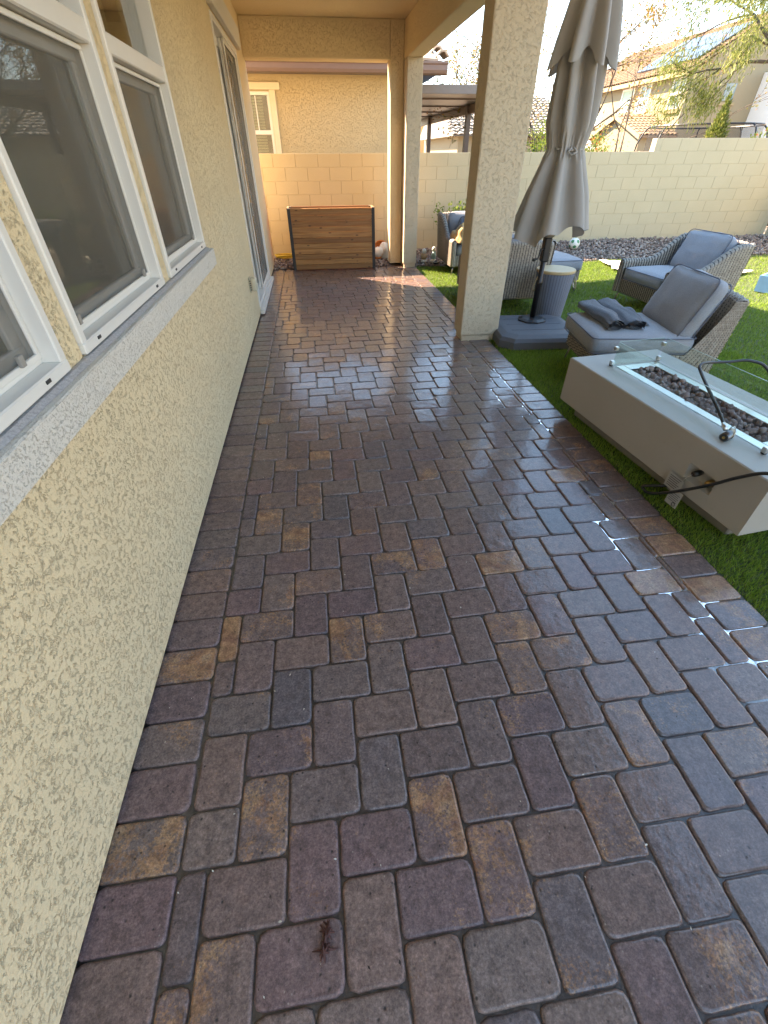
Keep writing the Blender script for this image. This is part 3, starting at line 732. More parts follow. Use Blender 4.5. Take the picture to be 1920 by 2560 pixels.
for (a, c, z0, z1, kind) in wins:
    f_ = MB(); frame_yz(f_, a, c, z0, z1, .09, FX-.03, FX+.12)
    if kind == 2:
        f_.box(FX-.02, FX+.10, a+.09, c-.09, (z0+z1)/2-.06, (z0+z1)/2+.06); f_.box(FX+.0, FX+.08, (a+c)/2-.03, (a+c)/2+.03, z0+.09, z1-.09)
    wn = f_.build('window', M['vinyl'], fh, True)
    MB().box(FX+.04, FX+.06, a+.05, c-.05, z0+.05, z1-.05).build('pane', M['far_blind'] if kind != 2 else M['far_glass'], wn, True)
    if kind != 3: MB().box(FX-.14, FX-.002, a-.12, c+.12, z0-.20, z0-.002).build('sill', M['far_trim'], wn, True)
    MB().box(FX-.06, FX-.001, a-.1, c+.1, z1+.002, z1+.14).build('head_trim', plain('mauve_trim', (0.42, 0.33, 0.27), .9), wn, True)
EXX = FX-.5
M['tile2'] = rock_mat('warm_roof_tile', [(0, (0.17, 0.098, 0.055)), (0.5, (0.22, 0.138, 0.082)), (1, (0.26, 0.178, 0.115))])
tile_roof(fh, (EXX, FY0-.25, EZ+.05), (EXX, FY1, EZ+.05), (28.4, FY0-.25, 8.15), 62, 18, mat=M['tile2'], amp=.07)
MB().prism([(EXX, EZ+.0), (28.4, 8.10), (33.3, EZ), (33.3, EZ-.1), (28.4, 8.0), (EXX, EZ-.1)], 'y', FY0-.2, FY1).build('roof_deck', M['far_trim'], fh, True)
MB().box(EXX-.03, EXX+.02, FY0-.2, FY1, EZ-.22, EZ-.01).build('fascia', M['far_trim'], fh, True)
M['solar'] = plain('solar_panel', (0.055, 0.07, 0.11), 0.12, var=0.1, spec=0.8)
sU = Vector((0, 1, 0)); sV = Vector((28.4-EXX, 0, 8.15-EZ-.05)).normalized(); sN = sU.cross(sV); sN = sN if sN.z > 0 else -sN
for i in range(6):
    for j in range(2):
        p = Vector((EXX, FY0+.15, EZ+.05)) + sU*(i*1.06) + sV*(.75+j*1.72) + sN*.20
        vs = [p, p+sU*1.02, p+sU*1.02+sV*1.66, p+sV*1.66]; vs = [q for q in vs] + [q-sN*.06 for q in vs]
        MB().add(vs, [(0,1,2,3),(7,6,5,4),(0,4,5,1),(1,5,6,2),(2,6,7,3),(3,7,4,0)]).build('solar_panel', M['solar'], fh, True)
# porch gable
GX = 21.4; GYc = 37.8
pw = MB().prism([(34.7, 0), (40.9, 0), (40.9, 2.6), (GYc, 3.55), (34.7, 2.6)], 'x', GX+.25, FX-.01)
pw.build('porch_wall', M['far_wall'], fh, True)
for sgn, ye in ((-1, 34.35), (1, 41.25)):
    p0 = Vector((GX, ye, 2.52)); pr = Vector((GX, GYc, 3.66))
    if sgn < 0:
        U = Vector((FX-GX, 0, 0)); Vv = pr-p0; N = Vv.cross(U).normalized(); N = N if N.z > 0 else -N
        base = None
        for i in range(9):
            for j in range(8):
                vs = []
                for jj in (0, 1):
                    for q in range(5):
                        f = q/4; h = .075*math.sin(math.pi*f) + (.05 if jj == 0 else 0)
                        vs.append(U*(f/9) + Vv*(jj*1.05/8) + N*h)
                vs += [vs[q]-N*.05 for q in range(5)]
                c0 = p0 + U*(i/9) + Vv*(j/8)
                if base is None:
                    base = MB().add([q for q in vs], [(q, q+1, q+6, q+5) for q in range(4)] + [(10+q, 11+q, q+1, q) for q in range(4)]).build('porch_tile', M['tile2'], fh, origin=(0, 0, 0))
                    base.location = WM[fh].inverted() @ c0
                else:
                    o = base.copy(); o.location = WM[fh].inverted() @ c0; COL.objects.link(o)
    MB().add([p0, pr, pr+Vector((FX-GX, 0, 0)), p0+Vector((FX-GX, 0, 0)), p0-Vector((0,0,.12)), pr-Vector((0,0,.12)), pr+Vector((FX-GX, 0, -.12)), p0+Vector((FX-GX, 0, -.12))],
             [(0,1,2,3),(7,6,5,4),(0,4,5,1),(1,5,6,2),(2,6,7,3),(3,7,4,0)]).build('porch_roof', M['tile2'], fh, True)
    d_ = (pr-p0).normalized()
    MB().add([p0+Vector((-.05,0,.02)), pr+Vector((-.05,0,.02)), pr+Vector((-.05,0,-.20)), p0+Vector((-.05,0,-.20)), p0+Vector((-.004,0,.02)), pr+Vector((-.004,0,.02)), pr+Vector((-.004,0,-.20)), p0+Vector((-.004,0,-.20))],
             [(0,1,2,3),(7,6,5,4),(0,4,5,1),(1,5,6,2),(2,6,7,3),(3,7,4,0)]).build('barge_board', M['far_trim'], fh, True)
# wing at the near right end
MB().box(28.9, 29.2, 26, FY0-.01, 0, 5.5).build('wing_wall', M['white_wall'], fh, True)
MB().box(26.6, 27.3, FY0-.04, FY0-.001, 4.2, 5.0).build('end_window', M['far_glass'], fh, True)
MB().box(26.4, 27.5, FY0-.12, FY0-.001, 3.98, 4.12).build('end_sill', M['far_trim'], fh, True)
# low house with grey tile roof left of the umbrella
lh = thing('grey_roof_house', 'single-storey house with pale grey tile roof behind the bare tree', 'house', (14, 33, 0))
MB().box(8.5, 14.4, 31.0, 40, 0, 2.5).build('wall', M['far_wall'], lh, True)
M['tile_grey'] = rock_mat('grey_roof_tile', [(0, (0.24, 0.21, 0.18)), (1, (0.34, 0.31, 0.27))])
tile_roof(lh, (8.0, 30.4, 2.42), (14.8, 30.4, 2.42), (8.0, 35, 4.3), 21, 14, mat=M['tile_grey'])
MB().prism([(30.4, 2.4), (35.0, 4.28), (39.6, 2.4)], 'x', 8.0, 14.8).build('roof_deck', M['tile_grey'], lh, True)
# orange-lit house seen under the patio cover
oh = thing('orange_gable_house', 'small distant orange gabled house seen under the brown patio cover', 'house', (11.5, 44, 0))
MB().prism([(6.5, 0), (14.8, 0), (14.8, 2.0), (10.4, 3.7), (6.5, 3.0)], 'y', 44, 54).build('wall', plain('orange_stucco', (0.60, 0.34, 0.14), .9), oh, True)
of_ = MB(); frame_xz(of_, 10.2, 11.2, 2.05, 2.85, .08, 43.9, 44.0)
ow = of_.build('window', M['vinyl'], oh, True); MB().box(10.25, 11.15, 43.95, 43.98, 2.1, 2.8).build('pane', M['far_glass'], ow, True)
tile_roof(oh, (16.2, 43.6, 2.2), (16.2, 55, 2.2), (10.3, 43.6, 5.2), 30, 12, mat=M['tile'])
lh2 = thing('white_roof_house', 'low pale roof of a distant house seen under the patio cover', 'house', (13.5, 36, 0))
MB().box(11.8, 19, 36, 42, 0, 1.9).prism([(36.0-.4, 1.85), (39, 3.2), (42.4, 1.85)], 'x', 11.5, 19.3).build('body', plain('pale_roof', (0.60, 0.56, 0.50), .9), lh2, True)
# house to the right of the lawn
rh = thing('side_house', 'tan house with tiled roof beyond the side block wall', 'house', (17, 2, 0))
MB().box(15, 22, -8, 8, 0, 2.8).build('wall', M['far_wall2'], rh, True)
tile_roof(rh, (14.4, -8.4, 2.75), (14.4, 8.4, 2.75), (18.5, -8.4, 4.9), 54, 12, mat=M['tile2'])
# terracotta wall, trampoline
rw = thing('terracotta_wall', 'low terracotta block wall behind the stepped garden wall', 'wall', (11, 20, 0))
for k in range(9): MB().bbox(9.5+k*.62, 10.1+k*.62, 18.0, 18.2, 0, 1.66, .01).build('panel', plain('terracotta', (0.52, 0.32, 0.19), .9) if k == 0 else bpy.data.materials['terracotta'], rw, True)
tr = thing('trampoline', 'round trampoline with black framed safety net behind the wall', 'trampoline', (15.6, 20.8, 0))
TR = 2.1; TZ = 2.42
def netmat():
    t = NT('safety_net'); df = t.n('BsdfDiffuse', Color=(0.06, 0.06, 0.06)); tp = t.n('BsdfTransparent'); mx = t.n('MixShader'); mx.inputs[0].default_value = 0.28
    t.t.links.new(tp.outputs[0], mx.inputs[1]); t.t.links.new(df.outputs[0], mx.inputs[2]); t.t.links.new(mx.outputs[0], t.out.inputs[0]); return t.m
ring = lambda r, z, n=40: [(r*math.cos(2*math.pi*k/n), r*math.sin(2*math.pi*k/n), z) for k in range(n+1)]
MB().tube(ring(TR*.93, TZ), .03, 6).build('top_ring', M['black'], tr)
MB().tube(ring(TR*1.05, .9), .05, 6).build('frame_ring', M['black'], tr)
MB().lathe([(0.02, .89), (TR*1.0, .9)], n=40, cap=False).build('jump_mat', M['slot'], tr)
MB().lathe([(TR*.93, .9), (TR*.93, TZ)], n=40, cap=False).build('safety_net', netmat(), tr)
for k in range(8):
    a = 2*math.pi*(k+.3)/8; c, s_ = math.cos(a), math.sin(a)
    MB().tube([(TR*1.1*c, TR*1.1*s_, 0), (TR*1.1*c, TR*1.1*s_, 1.3), (TR*1.08*c, TR*1.08*s_, 1.9), (TR*1.0*c, TR*1.0*s_, 2.3), (TR*.93*c, TR*.93*s_, TZ)], .03, 6).build('pole', M['black'], tr, False, True)

# ------------------------------------------------------------------ trees and shrubs
def leaf_mat(name, stops, transl=0.35):
    t = NT(name); r = t.n('NewGeometry').outputs['Random Per Island']; c = t.ramp(r, stops)
    b_ = t.n('BsdfPrincipled', Base__Color=c, Roughness=0.5, Specular__IOR__Level=0.3); q = t.n('BsdfTranslucent', Color=c); mx = t.n('MixShader'); mx.inputs[0].default_value = transl
    t.t.links.new(b_.outputs[0], mx.inputs[1]); t.t.links.new(q.outputs[0], mx.inputs[2]); t.t.links.new(mx.outputs[0], t.out.inputs[0]); return t.m
M['bark'] = plain('bark', (0.11, 0.085, 0.065), 0.9, var=0.3, bump=0.5, bscale=40)
M['leaf_autumn'] = leaf_mat('autumn_leaf', [(0, (0.16, 0.17, 0.05)), (0.35, (0.28, 0.24, 0.06)), (0.6, (0.40, 0.22, 0.06)), (0.8, (0.34, 0.15, 0.07)), (1, (0.22, 0.22, 0.08))])
M['leaf_mesquite'] = leaf_mat('mesquite_leaf', [(0, (0.11, 0.15, 0.03)), (0.5, (0.19, 0.225, 0.05)), (1, (0.28, 0.29, 0.08))])
M['leaf_green'] = leaf_mat('green_leaf', [(0, (0.07, 0.13, 0.02)), (0.5, (0.16, 0.24, 0.03)), (1, (0.28, 0.34, 0.06))])
M['leaf_shrub'] = leaf_mat('shrub_leaf', [(0, (0.09, 0.15, 0.03)), (0.7, (0.20, 0.26, 0.05)), (0.86, (0.26, 0.28, 0.06)), (0.9, (0.55, 0.13, 0.04)), (1, (0.62, 0.20, 0.05))])
M['leaf_cypress'] = leaf_mat('cypress_leaf', [(0, (0.08, 0.12, 0.025)), (0.6, (0.18, 0.22, 0.05)), (1, (0.28, 0.28, 0.09))])
def leaves_np(P, D, ln, wd):
    """one diamond leaf at each point P, pointing along D"""
    n = len(P); D = D/np.linalg.norm(D, axis=1, keepdims=True)
    q = rng.normal(size=(n, 3)); S = np.cross(D, q); S /= np.linalg.norm(S, axis=1, keepdims=True)
    l = (ln*rng.uniform(.6, 1.2, n))[:, None]; w_ = (wd*rng.uniform(.7, 1.2, n))[:, None]
    V = np.stack([P, P+D*l*.45+S*w_/2, P+D*l, P+D*l*.45-S*w_/2], 1).reshape(-1, 3)
    b_ = np.arange(n)[:, None]*4; F = np.concatenate([b_+np.array([[0,1,2,3]])], 1)
    return V, F
def grow(base, dirs, seg, depth, r0, rr, spread, droop=0.0, kids=3, taper=.62, shrink=.72):
    """branch polylines [(pts, radii)] and twig ends"""
    br = []; ends = []
    def rec(p, d, L, r, k):
        pts = [p]; rad = [r]; q = p.copy(); dd = d.copy(); ns = 4
        for s in range(ns):
            dd = (dd + Vector((rr.gauss(0, .16), rr.gauss(0, .16), rr.gauss(0, .12) - droop*(depth-k)*.25))).normalized()
            q = q + dd*(L/ns); pts.append(q.copy()); rad.append(r*(1-(1-taper)*(s+1)/ns))
        br.append((pts, rad))
        if k <= 1: ends.append((pts, dd.copy()))
        if k > 0:
            for c in range(kids):
                ax = Vector((rr.gauss(0, 1), rr.gauss(0, 1), rr.gauss(0, .6))).normalized()
                nd = (dd + ax*spread).normalized(); st = pts[-1] if c < 2 else pts[rr.randint(1, 3)]
                rec(st.copy(), nd, L*shrink*rr.uniform(.75, 1.15), r*taper*.85, k-1)
    for d in dirs: rec(Vector(base), Vector(d).normalized(), seg, r0, depth)
    return br, ends
def tree(name, label, loc, dirs, seg, depth, r0, spread, leafmat, nleaf, ln, wd, droop=0, kids=3, seed=1, jitter=.10, leafdown=.2, trunk=None, cat='tree', minr=.004):
    t = thing(name, label, cat, loc); rr = random.Random(seed)
    start = (0, 0, 0)
    b_ = MB()
    if trunk:
        b_.tube([(0, 0, -.05), (trunk[0]*.4, trunk[1]*.4, trunk[2]*.5), trunk], [r0*1.5, r0*1.25, r0*1.1], 8); start = trunk
    br, ends = grow(start, dirs, seg, depth, r0, rr, spread, droop, kids)
    for pts, rad in br: b_.tube(pts, [max(x, minr) for x in rad], 5 if rad[0] < .03 else 7)
    b_.build('trunk', M['bark'], t, False, True)
    E = []; D = []
    for _ in range(nleaf):
        pts, dd = ends[rr.randrange(len(ends))]; f = rr.uniform(.15, 1.0)*(len(pts)-1); i = min(int(f), len(pts)-2)
        p = pts[i].lerp(pts[i+1], f-i) + Vector((rr.gauss(0, jitter), rr.gauss(0, jitter), rr.gauss(0, jitter)))
        E.append(p[:]); D.append((dd + Vector((rr.gauss(0, .6), rr.gauss(0, .6), rr.gauss(-leafdown, .5))))[:])
    V, F = leaves_np(np.array(E), np.array(D), ln, wd)
    tag(np_mesh('crown', V, F, leafmat, t), kind='stuff')
    return t
tree('autumn_tree', 'sparse autumn tree with orange and olive leaves behind the umbrella', (6.55, 15.2, 0), [(-.15, .1, 1), (.35, 0, 1), (.05, -.2, 1), (.6, .1, 1), (-.3, 0, 1)], 1.75, 4, .050, .50, M['leaf_autumn'], 3400, .075, .04, seed=5, trunk=(0, 0, .5), jitter=.07)
tree('autumn_tree', 'leaning half-bare autumn tree whose branches cross the far cream house', (8.3, 14.6, 0), [(.45, 0, 1), (.8, .1, 1), (.1, 0, 1)], 1.6, 4, .032, .40, M['leaf_autumn'], 900, .07, .038, kids=2, seed=11, trunk=(.1, 0, .5), jitter=.06)
tree('mesquite_tree', 'feathery yellow-green mesquite tree overhanging the wall in front of solar panels', (13.2, 13.4, 0), [(-.7, -.1, .9), (-1.0, .1, .75), (-.5, .2, 1.2), (-.3, -.3, 1.3), (-.9, -.5, .9), (.5, 0, 1)], 1.75, 4, .085, .60, M['leaf_mesquite'], 48000, .13, .022, droop=.14, seed=21, trunk=(-.1, 0, 2.35), jitter=.16, leafdown=.8)
tree('young_tree', 'young light green shrub-like tree beside the stucco pillar over the wall', (5.75, 12.6, 0), [(-.1, 0, 1), (.2, .1, 1), (-.25, .1, 1), (.1, -.2, 1)], .75, 3, .02, .45, M['leaf_green'], 1500, .055, .03, seed=31, trunk=(0, 0, .6), jitter=.06)
tree('wall_shrub', 'bright green shrub in front of the block wall behind the wicker loveseat', (2.72, 9.65, .05), [(0, 0, 1), (-.3, 0, 1), (.3, 0, 1), (.05, .1, 1)], .38, 2, .012, .5, M['leaf_green'], 900, .055, .035, seed=41, jitter=.05, cat='shrub')
def bush(name, label, loc, rx, ry, rz, n, mat, ln, wd, cyl=False):
    t = thing(name, label, 'shrub', loc); P = []; D = []
    while len(P) < n:
        v = Vector((rng.normal(), rng.normal(), rng.normal())).normalized(); r = rng.uniform(.55, 1.0)
        k = 1 + .22*noise.noise(v*2.7 + Vector(loc))
        p = Vector((v.x*rx*r*k, v.y*ry*r*k, rz + v.z*rz*r*k))
        if cyl: f = p.z/(2*rz); s = (1-f)**.55*1.25 if f < 1 else .1; p.x *= s; p.y *= s
        P.append(p[:]); D.append((v + Vector((rng.normal()*.4, rng.normal()*.4, .5 + rng.normal()*.4)))[:])
    V, F = leaves_np(np.array(P), np.array(D), ln, wd)
    b_ = MB()
    for k in range(5):
        a = k*1.3; b_.tube([(0, 0, 0), (rx*.3*math.cos(a), ry*.3*math.sin(a), rz*.8), (rx*.6*math.cos(a), ry*.6*math.sin(a), rz*1.5)], [.02, .014, .006], 5)
    b_.build('stem', M['bark'], t); tag(np_mesh('foliage', V, F, mat, t), kind='stuff'); return t
bush('flowering_shrub', 'rounded green shrub dotted with orange flowers behind the wall', (6.25, 11.6, 0), .42, .4, .96, 3600, M['leaf_shrub'], .055, .035)
bush('conifer', 'narrow yellow-green conifer standing behind the stepped wall', (10.35, 13.3, 0), .40, .40, 1.32, 5200, M['leaf_cypress'], .10, .03, True)
bush('low_shrub', 'small orange-tinged shrub behind the wall right of the conifer', (10.9, 12.4, 0), .6, .5, 1.0, 3000, M['leaf_shrub'], .06, .04)
bush('green_shrub', 'loose green shrub beside the pillar behind the block wall', (4.95, 11.4, 0), .40, .4, .95, 1700, M['leaf_green'], .055, .03)

# ------------------------------------------------------------------ garden furniture
def wicker_mat():
    t = NT('wicker'); p = t.n('TexCoord').outputs['Object']
    n1 = t.noise(p, 38, 3, 0.6); n2 = t.noise(p, 210, 2, 0.6)
    c = t.ramp(n1, [(0.30, (0.27, 0.225, 0.185)), (0.5, (0.38, 0.32, 0.265)), (0.72, (0.50, 0.435, 0.36))])
    c = t.mix(0.4, c, t.ramp(n2, [(0.3, 0.75), (0.7, 1.25)]), 'MULTIPLY')
    t.bsdf(Base__Color=c, Roughness=0.55, Specular__IOR__Level=0.35); return t.m
M['wicker'] = [wicker_mat(), plain('wicker_gap_shade', (0.055, 0.043, 0.034), .6, var=.3, scale=60)]  # second material paints the shade of the gaps in the weave
def fabric_mat(name, col, scale=420):
    t = NT(name); p = t.n('TexCoord').outputs['Object']
    a = t.noise(t.mapping(p, (scale, scale*.12, scale*.3)), 1.0, 2); b_ = t.noise(t.mapping(p, (scale*.12, scale, scale*.3)), 1.0, 2)
    wv = t.math('ADD', a, b_); big = t.noise(p, 5, 3)
    c = t.mix(t.math('MULTIPLY', wv, 0.5), tuple(x*.62 for x in col), tuple(min(1, x*1.42) for x in col))
    c = t.mix(t.math('MULTIPLY', big, 0.35), c, tuple(x*.75 for x in col))
    t.bsdf(Base__Color=c, Roughness=0.9, Specular__IOR__Level=0.15, Sheen__Weight=0.25, Normal=t.bump(t.math('ADD', wv, t.math('MULTIPLY', t.noise(p, 9, 3), 2.0)), 0.35, 0.006)); return t.m
M['cushion'] = fabric_mat('blue_grey_fabric', (0.285, 0.297, 0.318))
M['piping'] = plain('piping_fabric', (0.13, 0.14, 0.175), 0.9)
def weave(mb, fn, ns, nk, A=.0085, nb=None):
    """woven strands over a surface fn(u,v): strands run along u, stakes stand along v"""
    nu, nv = nk*3, ns*2; P = []
    us = [(i//3 + (0.0, 0.20, 0.70)[i % 3])/nk for i in range(nu)] + [1.0]
    for j in range(nv+1):
        for i in range(nu+1): P.append(Vector(fn(us[i], j/nv)))
    w_ = nu+1; out = []
    for j in range(nv+1):
        for i in range(nu+1):
            a = P[j*w_+min(i+1, nu)] - P[j*w_+max(i-1, 0)]; b_ = P[min(j+1, nv)*w_+i] - P[max(j-1, 0)*w_+i]
            n = a.cross(b_); n = n.normalized() if n.length > 1e-9 else Vector((0, 0, 1))
            h = -A*.8 if j % 2 == 0 else A*(.75 if (j//2+i//3) % 2 == 0 else .3)
            if i % 3 == 0: h = -A*.7
            out.append(P[j*w_+i] + n*h)
    b0 = mb.m
    for j in range(nv):
        for i in range(nu):
            mb.mi.append(1 if i % 3 == 2 else 0)  # gap columns take the darker slot, their shade put into the colour
    bb = len(mb.v); mb.v += [tuple(q) for q in out]; mb.f += [(bb+j*w_+i, bb+j*w_+i+1, bb+(j+1)*w_+i+1, bb+(j+1)*w_+i) for j in range(nv) for i in range(nu)]
def cushion(parent, name, c, half, rot=None, r=.05, bulge=.03, seed=0, wr=.006, pipe=True):
    bm = bmesh.new(); bmesh.ops.create_cube(bm, size=2); bmesh.ops.subdivide_edges(bm, edges=list(bm.edges), cuts=13, use_grid_fill=True)
    h = Vector(half); rr_ = min(r, h.z*.9); so = Vector((seed*3.3, 1.7, 0))
    for v in bm.verts:
        p = v.co.copy(); q = Vector(p[k]*h[k] for k in range(3)); base = Vector(max(-(h[k]-rr_), min(h[k]-rr_, q[k])) for k in range(3)); d = q-base
        if d.length > 1e-9: d = d.normalized()*rr_
        x = base+d; f = (1-p.x**2)*(1-p.y**2)
        x.z += (1 if p.z > 0 else -1)*bulge*f*abs(p.z)
        e = (1-abs(p.z))
        x.x += .012*e*p.x*(1-p.y**2); x.y += .012*e*p.y*(1-p.x**2)
        w_ = noise.noise(Vector((x.x*7, x.y*7, x.z*4))+so)*wr + noise.noise(Vector((x.x*19, x.y*5, x.z*9))+so)*wr*.6
        x += v.co.normalized()*w_
        v.co = x
    Mx = Matrix.Translation(c) @ (rot.to_matrix().to_4x4() if rot else Matrix.Identity(4))
    o = MB().bm(bm, Mx).build(name, M['cushion'], parent, False, True)
    if pipe:
        pb_ = MB()
        for sz in (1, -1):
            pts = []
            for q, (sx, sy) in enumerate(((1,1),(-1,1),(-1,-1),(1,-1))):
                for k in range(5):
                    a = math.pi/2*(q+k/4); pts.append(Mx @ Vector((sx*(h.x-rr_)+rr_*math.cos(a)*1.0, sy*(h.y-rr_)+rr_*math.sin(a)*1.0, sz*(h.z-rr_*.30))))
            # subdivide straight runs so that the cord follows the cushion
            pts.append(pts[0]); pb_.tube(pts, .0045, 6, False)
        pp = pb_.build('piping', M['piping'], o, True, True) if False else None
        m_ = bpy.data.meshes.new('piping'); m_.from_pydata(pb_.v, [], pb_.f)
        c0 = o.location; co = np.array(pb_.v) - np.array(c0[:]); m_.vertices.foreach_set('co', co.astype(np.float32).ravel()); m_.materials.append(M['piping']); m_.update()
        po = bpy.data.objects.new('piping', m_); link(po, o)
    return o
def smooth(a, b_, x): x = max(0, min(1, (x-a)/(b_-a))); return x*x*(3-2*x)
def wicker_chair(name, label, loc, rz, W=.92, D=1.0, arms=True, group=None, pillow=True, backH=.74, cat='chair', pillow_dx=0, seat_over=0.0):
    t = thing(name, label, cat, loc, rz, group); hw, hd = W/2, D/2; th = .085
    zb = .13
    def topz(x):   # arm top sweeping up into the back
        f = (x+hd)/D; return .50 + (backH-.50)*(1-smooth(.12, .62, f))
    if arms:
        for s in (1, -1):
            def arm(u, v, s=s):
                x = -hd+.02 + u*(D-.02); zt = topz(x)-.03; rr_ = th/2
                flare = .035*(1-smooth(0, .5, u))
                if v < .44: z = zb + (zt-zb)*v/.44; off = th/2
                elif v < .56: a = math.pi*(v-.44)/.12; z = zt + rr_*math.sin(a); off = rr_*math.cos(a)
                else: z = zb + (zt-zb)*(1-v)/.44; off = -th/2
                y = s*(hw-th/2+flare*(z-zb)/.6) + s*off
                return (x, y, z)
            b_ = MB(); weave(b_, arm if s < 0 else (lambda u, v: arm(1-u, v)), 56, 26)
            def cap(u, v, s=s):
                zt = topz(hd)-.01; return (hd-.002+.012*math.sin(math.pi*v), s*(hw-th) + s*th*(v if s > 0 else v), zb+(zt-zb)*u)
            n0 = len(b_.v); weave(b_, (lambda u, v: cap(v, u)) if s > 0 else (lambda u, v: cap(v, 1-u)), 24, 3, .004)
            b_.build('arm', M['wicker'], t, False, True)
    # back
    tb_, tt = .17, .10
    def back(u, v):
        y = (-hw+.01 + u*(W-.02)); rr_ = tt/2; zt = backH-.02-.02*(2*u-1)**4
        lean = .06
        if v < .44: f = v/.44; z = zb+(zt-zb)*f; x = -hd - lean*f + .02
        elif v < .56: a = math.pi*(v-.44)/.12; z = zt+rr_*.7*math.sin(a); x = -hd-lean+.02 + rr_*(1-math.cos(a))
        else: f = (1-v)/.44; z = zb+(zt-zb)*f; x = -hd-lean*f+.02+tt+.05*(1-f)
        return (x, y, z)
    b_ = MB(); weave(b_, lambda u, v: back(1-u, v), 56, int(W/.035))
    for s in (-1, 1):
        if not arms:   # closed side of the wedge-shaped back
            def side(u, v, s=s):
                z = zb+(backH-.02-zb)*v; f = v; x0 = -hd-.06*f+.02; x1 = x0+tt+.05*(1-f) + .22*(1-f)**1.4
                return (x0+(x1-x0)*u, s*(hw-.01), z)
            weave(b_, side if s < 0 else (lambda u, v: side(1-u, v)), 32, 9)
    b_.build('backrest', M['wicker'], t, False, True)
    # seat box
    b_ = MB(); x0, x1 = -hd+.03, hd-.03; y0, y1 = -hw+.05, hw-.05; per = [(x1, y0), (x1, y1), (x0, y1), (x0, y0), (x1, y0)]
    if not arms: y0, y1 = -hw+.02, hw-.02; per = [(x1, y0), (x1, y1), (x0, y1), (x0, y0), (x1, y0)]
    for (a, c) in zip(per[:-1], per[1:]):
        weave(b_, lambda u, v: (a[0]+(c[0]-a[0])*u, a[1]+(c[1]-a[1])*u, zb+.15*v), 9, int(max(abs(a[0]-c[0]), abs(a[1]-c[1]))/.034))
    b_.box(x0+.02, x1-.02, y0+.02, y1-.02, zb+.02, zb+.14)
    b_.build('seat_base', M['wicker'], t, False, True)
    cw = hw-.10 if arms else hw-.02
    cushion(t, 'seat_cushion', (.10+seat_over/2, 0, .355), (hd-.12+seat_over/2, cw, .075), None, .05, .018, 3+loc[0])
    if pillow:
        from mathutils import Euler
        cushion(t, 'back_pillow', (-.265+pillow_dx, 0, .60), (.235, cw-.03, .075), Euler((0, R_(68), 0)), .06, .045, 5+loc[1], .010)
    for sx in (-1, 1):
        for sy in (-1, 1):
            MB().tube([(sx*(hd-.07), sy*(hw-.07), zb+.01), (sx*(hd-.045), sy*(hw-.045), 0)], .010, 8).build('leg', M['legmetal'], t, False, True)
    rl = MB()
    for sy in (-1, 1): rl.tube([(-(hd-.07), sy*(hw-.07), zb-.012), (hd-.07, sy*(hw-.07), zb-.012)], .009, 6)
    for sx in (-1, 1): rl.tube([(sx*(hd-.07), -(hw-.07), zb-.012), (sx*(hd-.07), hw-.07, zb-.012)], .009, 6)
    rl.build('base_rail', M['legmetal'], t, False, True)
    return t
chD = wicker_chair('wicker_chair', 'armless wicker lounge chair with folded grey covers on its seat', (2.80, 3.66, 0), R_(170.6), W=.80, D=1.02, arms=False, group='wicker chairs on the lawn', backH=.72, seat_over=.06)
chE = wicker_chair('wicker_chair', 'wicker armchair with sweeping arms in front of the white blanket', (4.56, 5.68, 0), R_(184), W=.95, D=1.0, group='wicker chairs on the lawn', backH=.76)
chB = wicker_chair('wicker_chair', 'wicker armchair with its woven back turned to the umbrella and bucket', (2.47, 6.34, 0), R_(90), W=.90, D=.98, group='wicker chairs on the lawn', backH=.76)
chA = wicker_chair('wicker_loveseat', 'wicker loveseat by the wall shrub with a tan blanket on it', (2.85, 8.54, 0), R_(-90), W=1.22, D=.98, backH=.80, cat='loveseat')
# ottoman
ot = thing('wicker_ottoman', 'wicker ottoman with thick blue-grey cushion behind the rope-handled bucket', 'ottoman', (3.45, 7.05, 0), R_(3))
b_ = MB(); per = [(.35, -.38), (.35, .38), (-.35, .38), (-.35, -.38), (.35, -.38)]
for (a, c) in zip(per[:-1], per[1:]): weave(b_, lambda u, v: (a[0]+(c[0]-a[0])*u, a[1]+(c[1]-a[1])*u, .14+.13*v), 8, 20)
b_.box(-.33, .33, -.36, .36, .16, .26); b_.build('base', M['wicker'], ot, False, True)
cushion(ot, 'cushion', (0, 0, .345), (.375, .40, .075), None, .05, .015, 9)
for sx in (-1, 1):
    for sy in (-1, 1): MB().tube([(sx*.30, sy*.33, .15), (sx*.335, sy*.36, 0)], .010, 8).build('leg', M['legmetal'], ot, False, True)
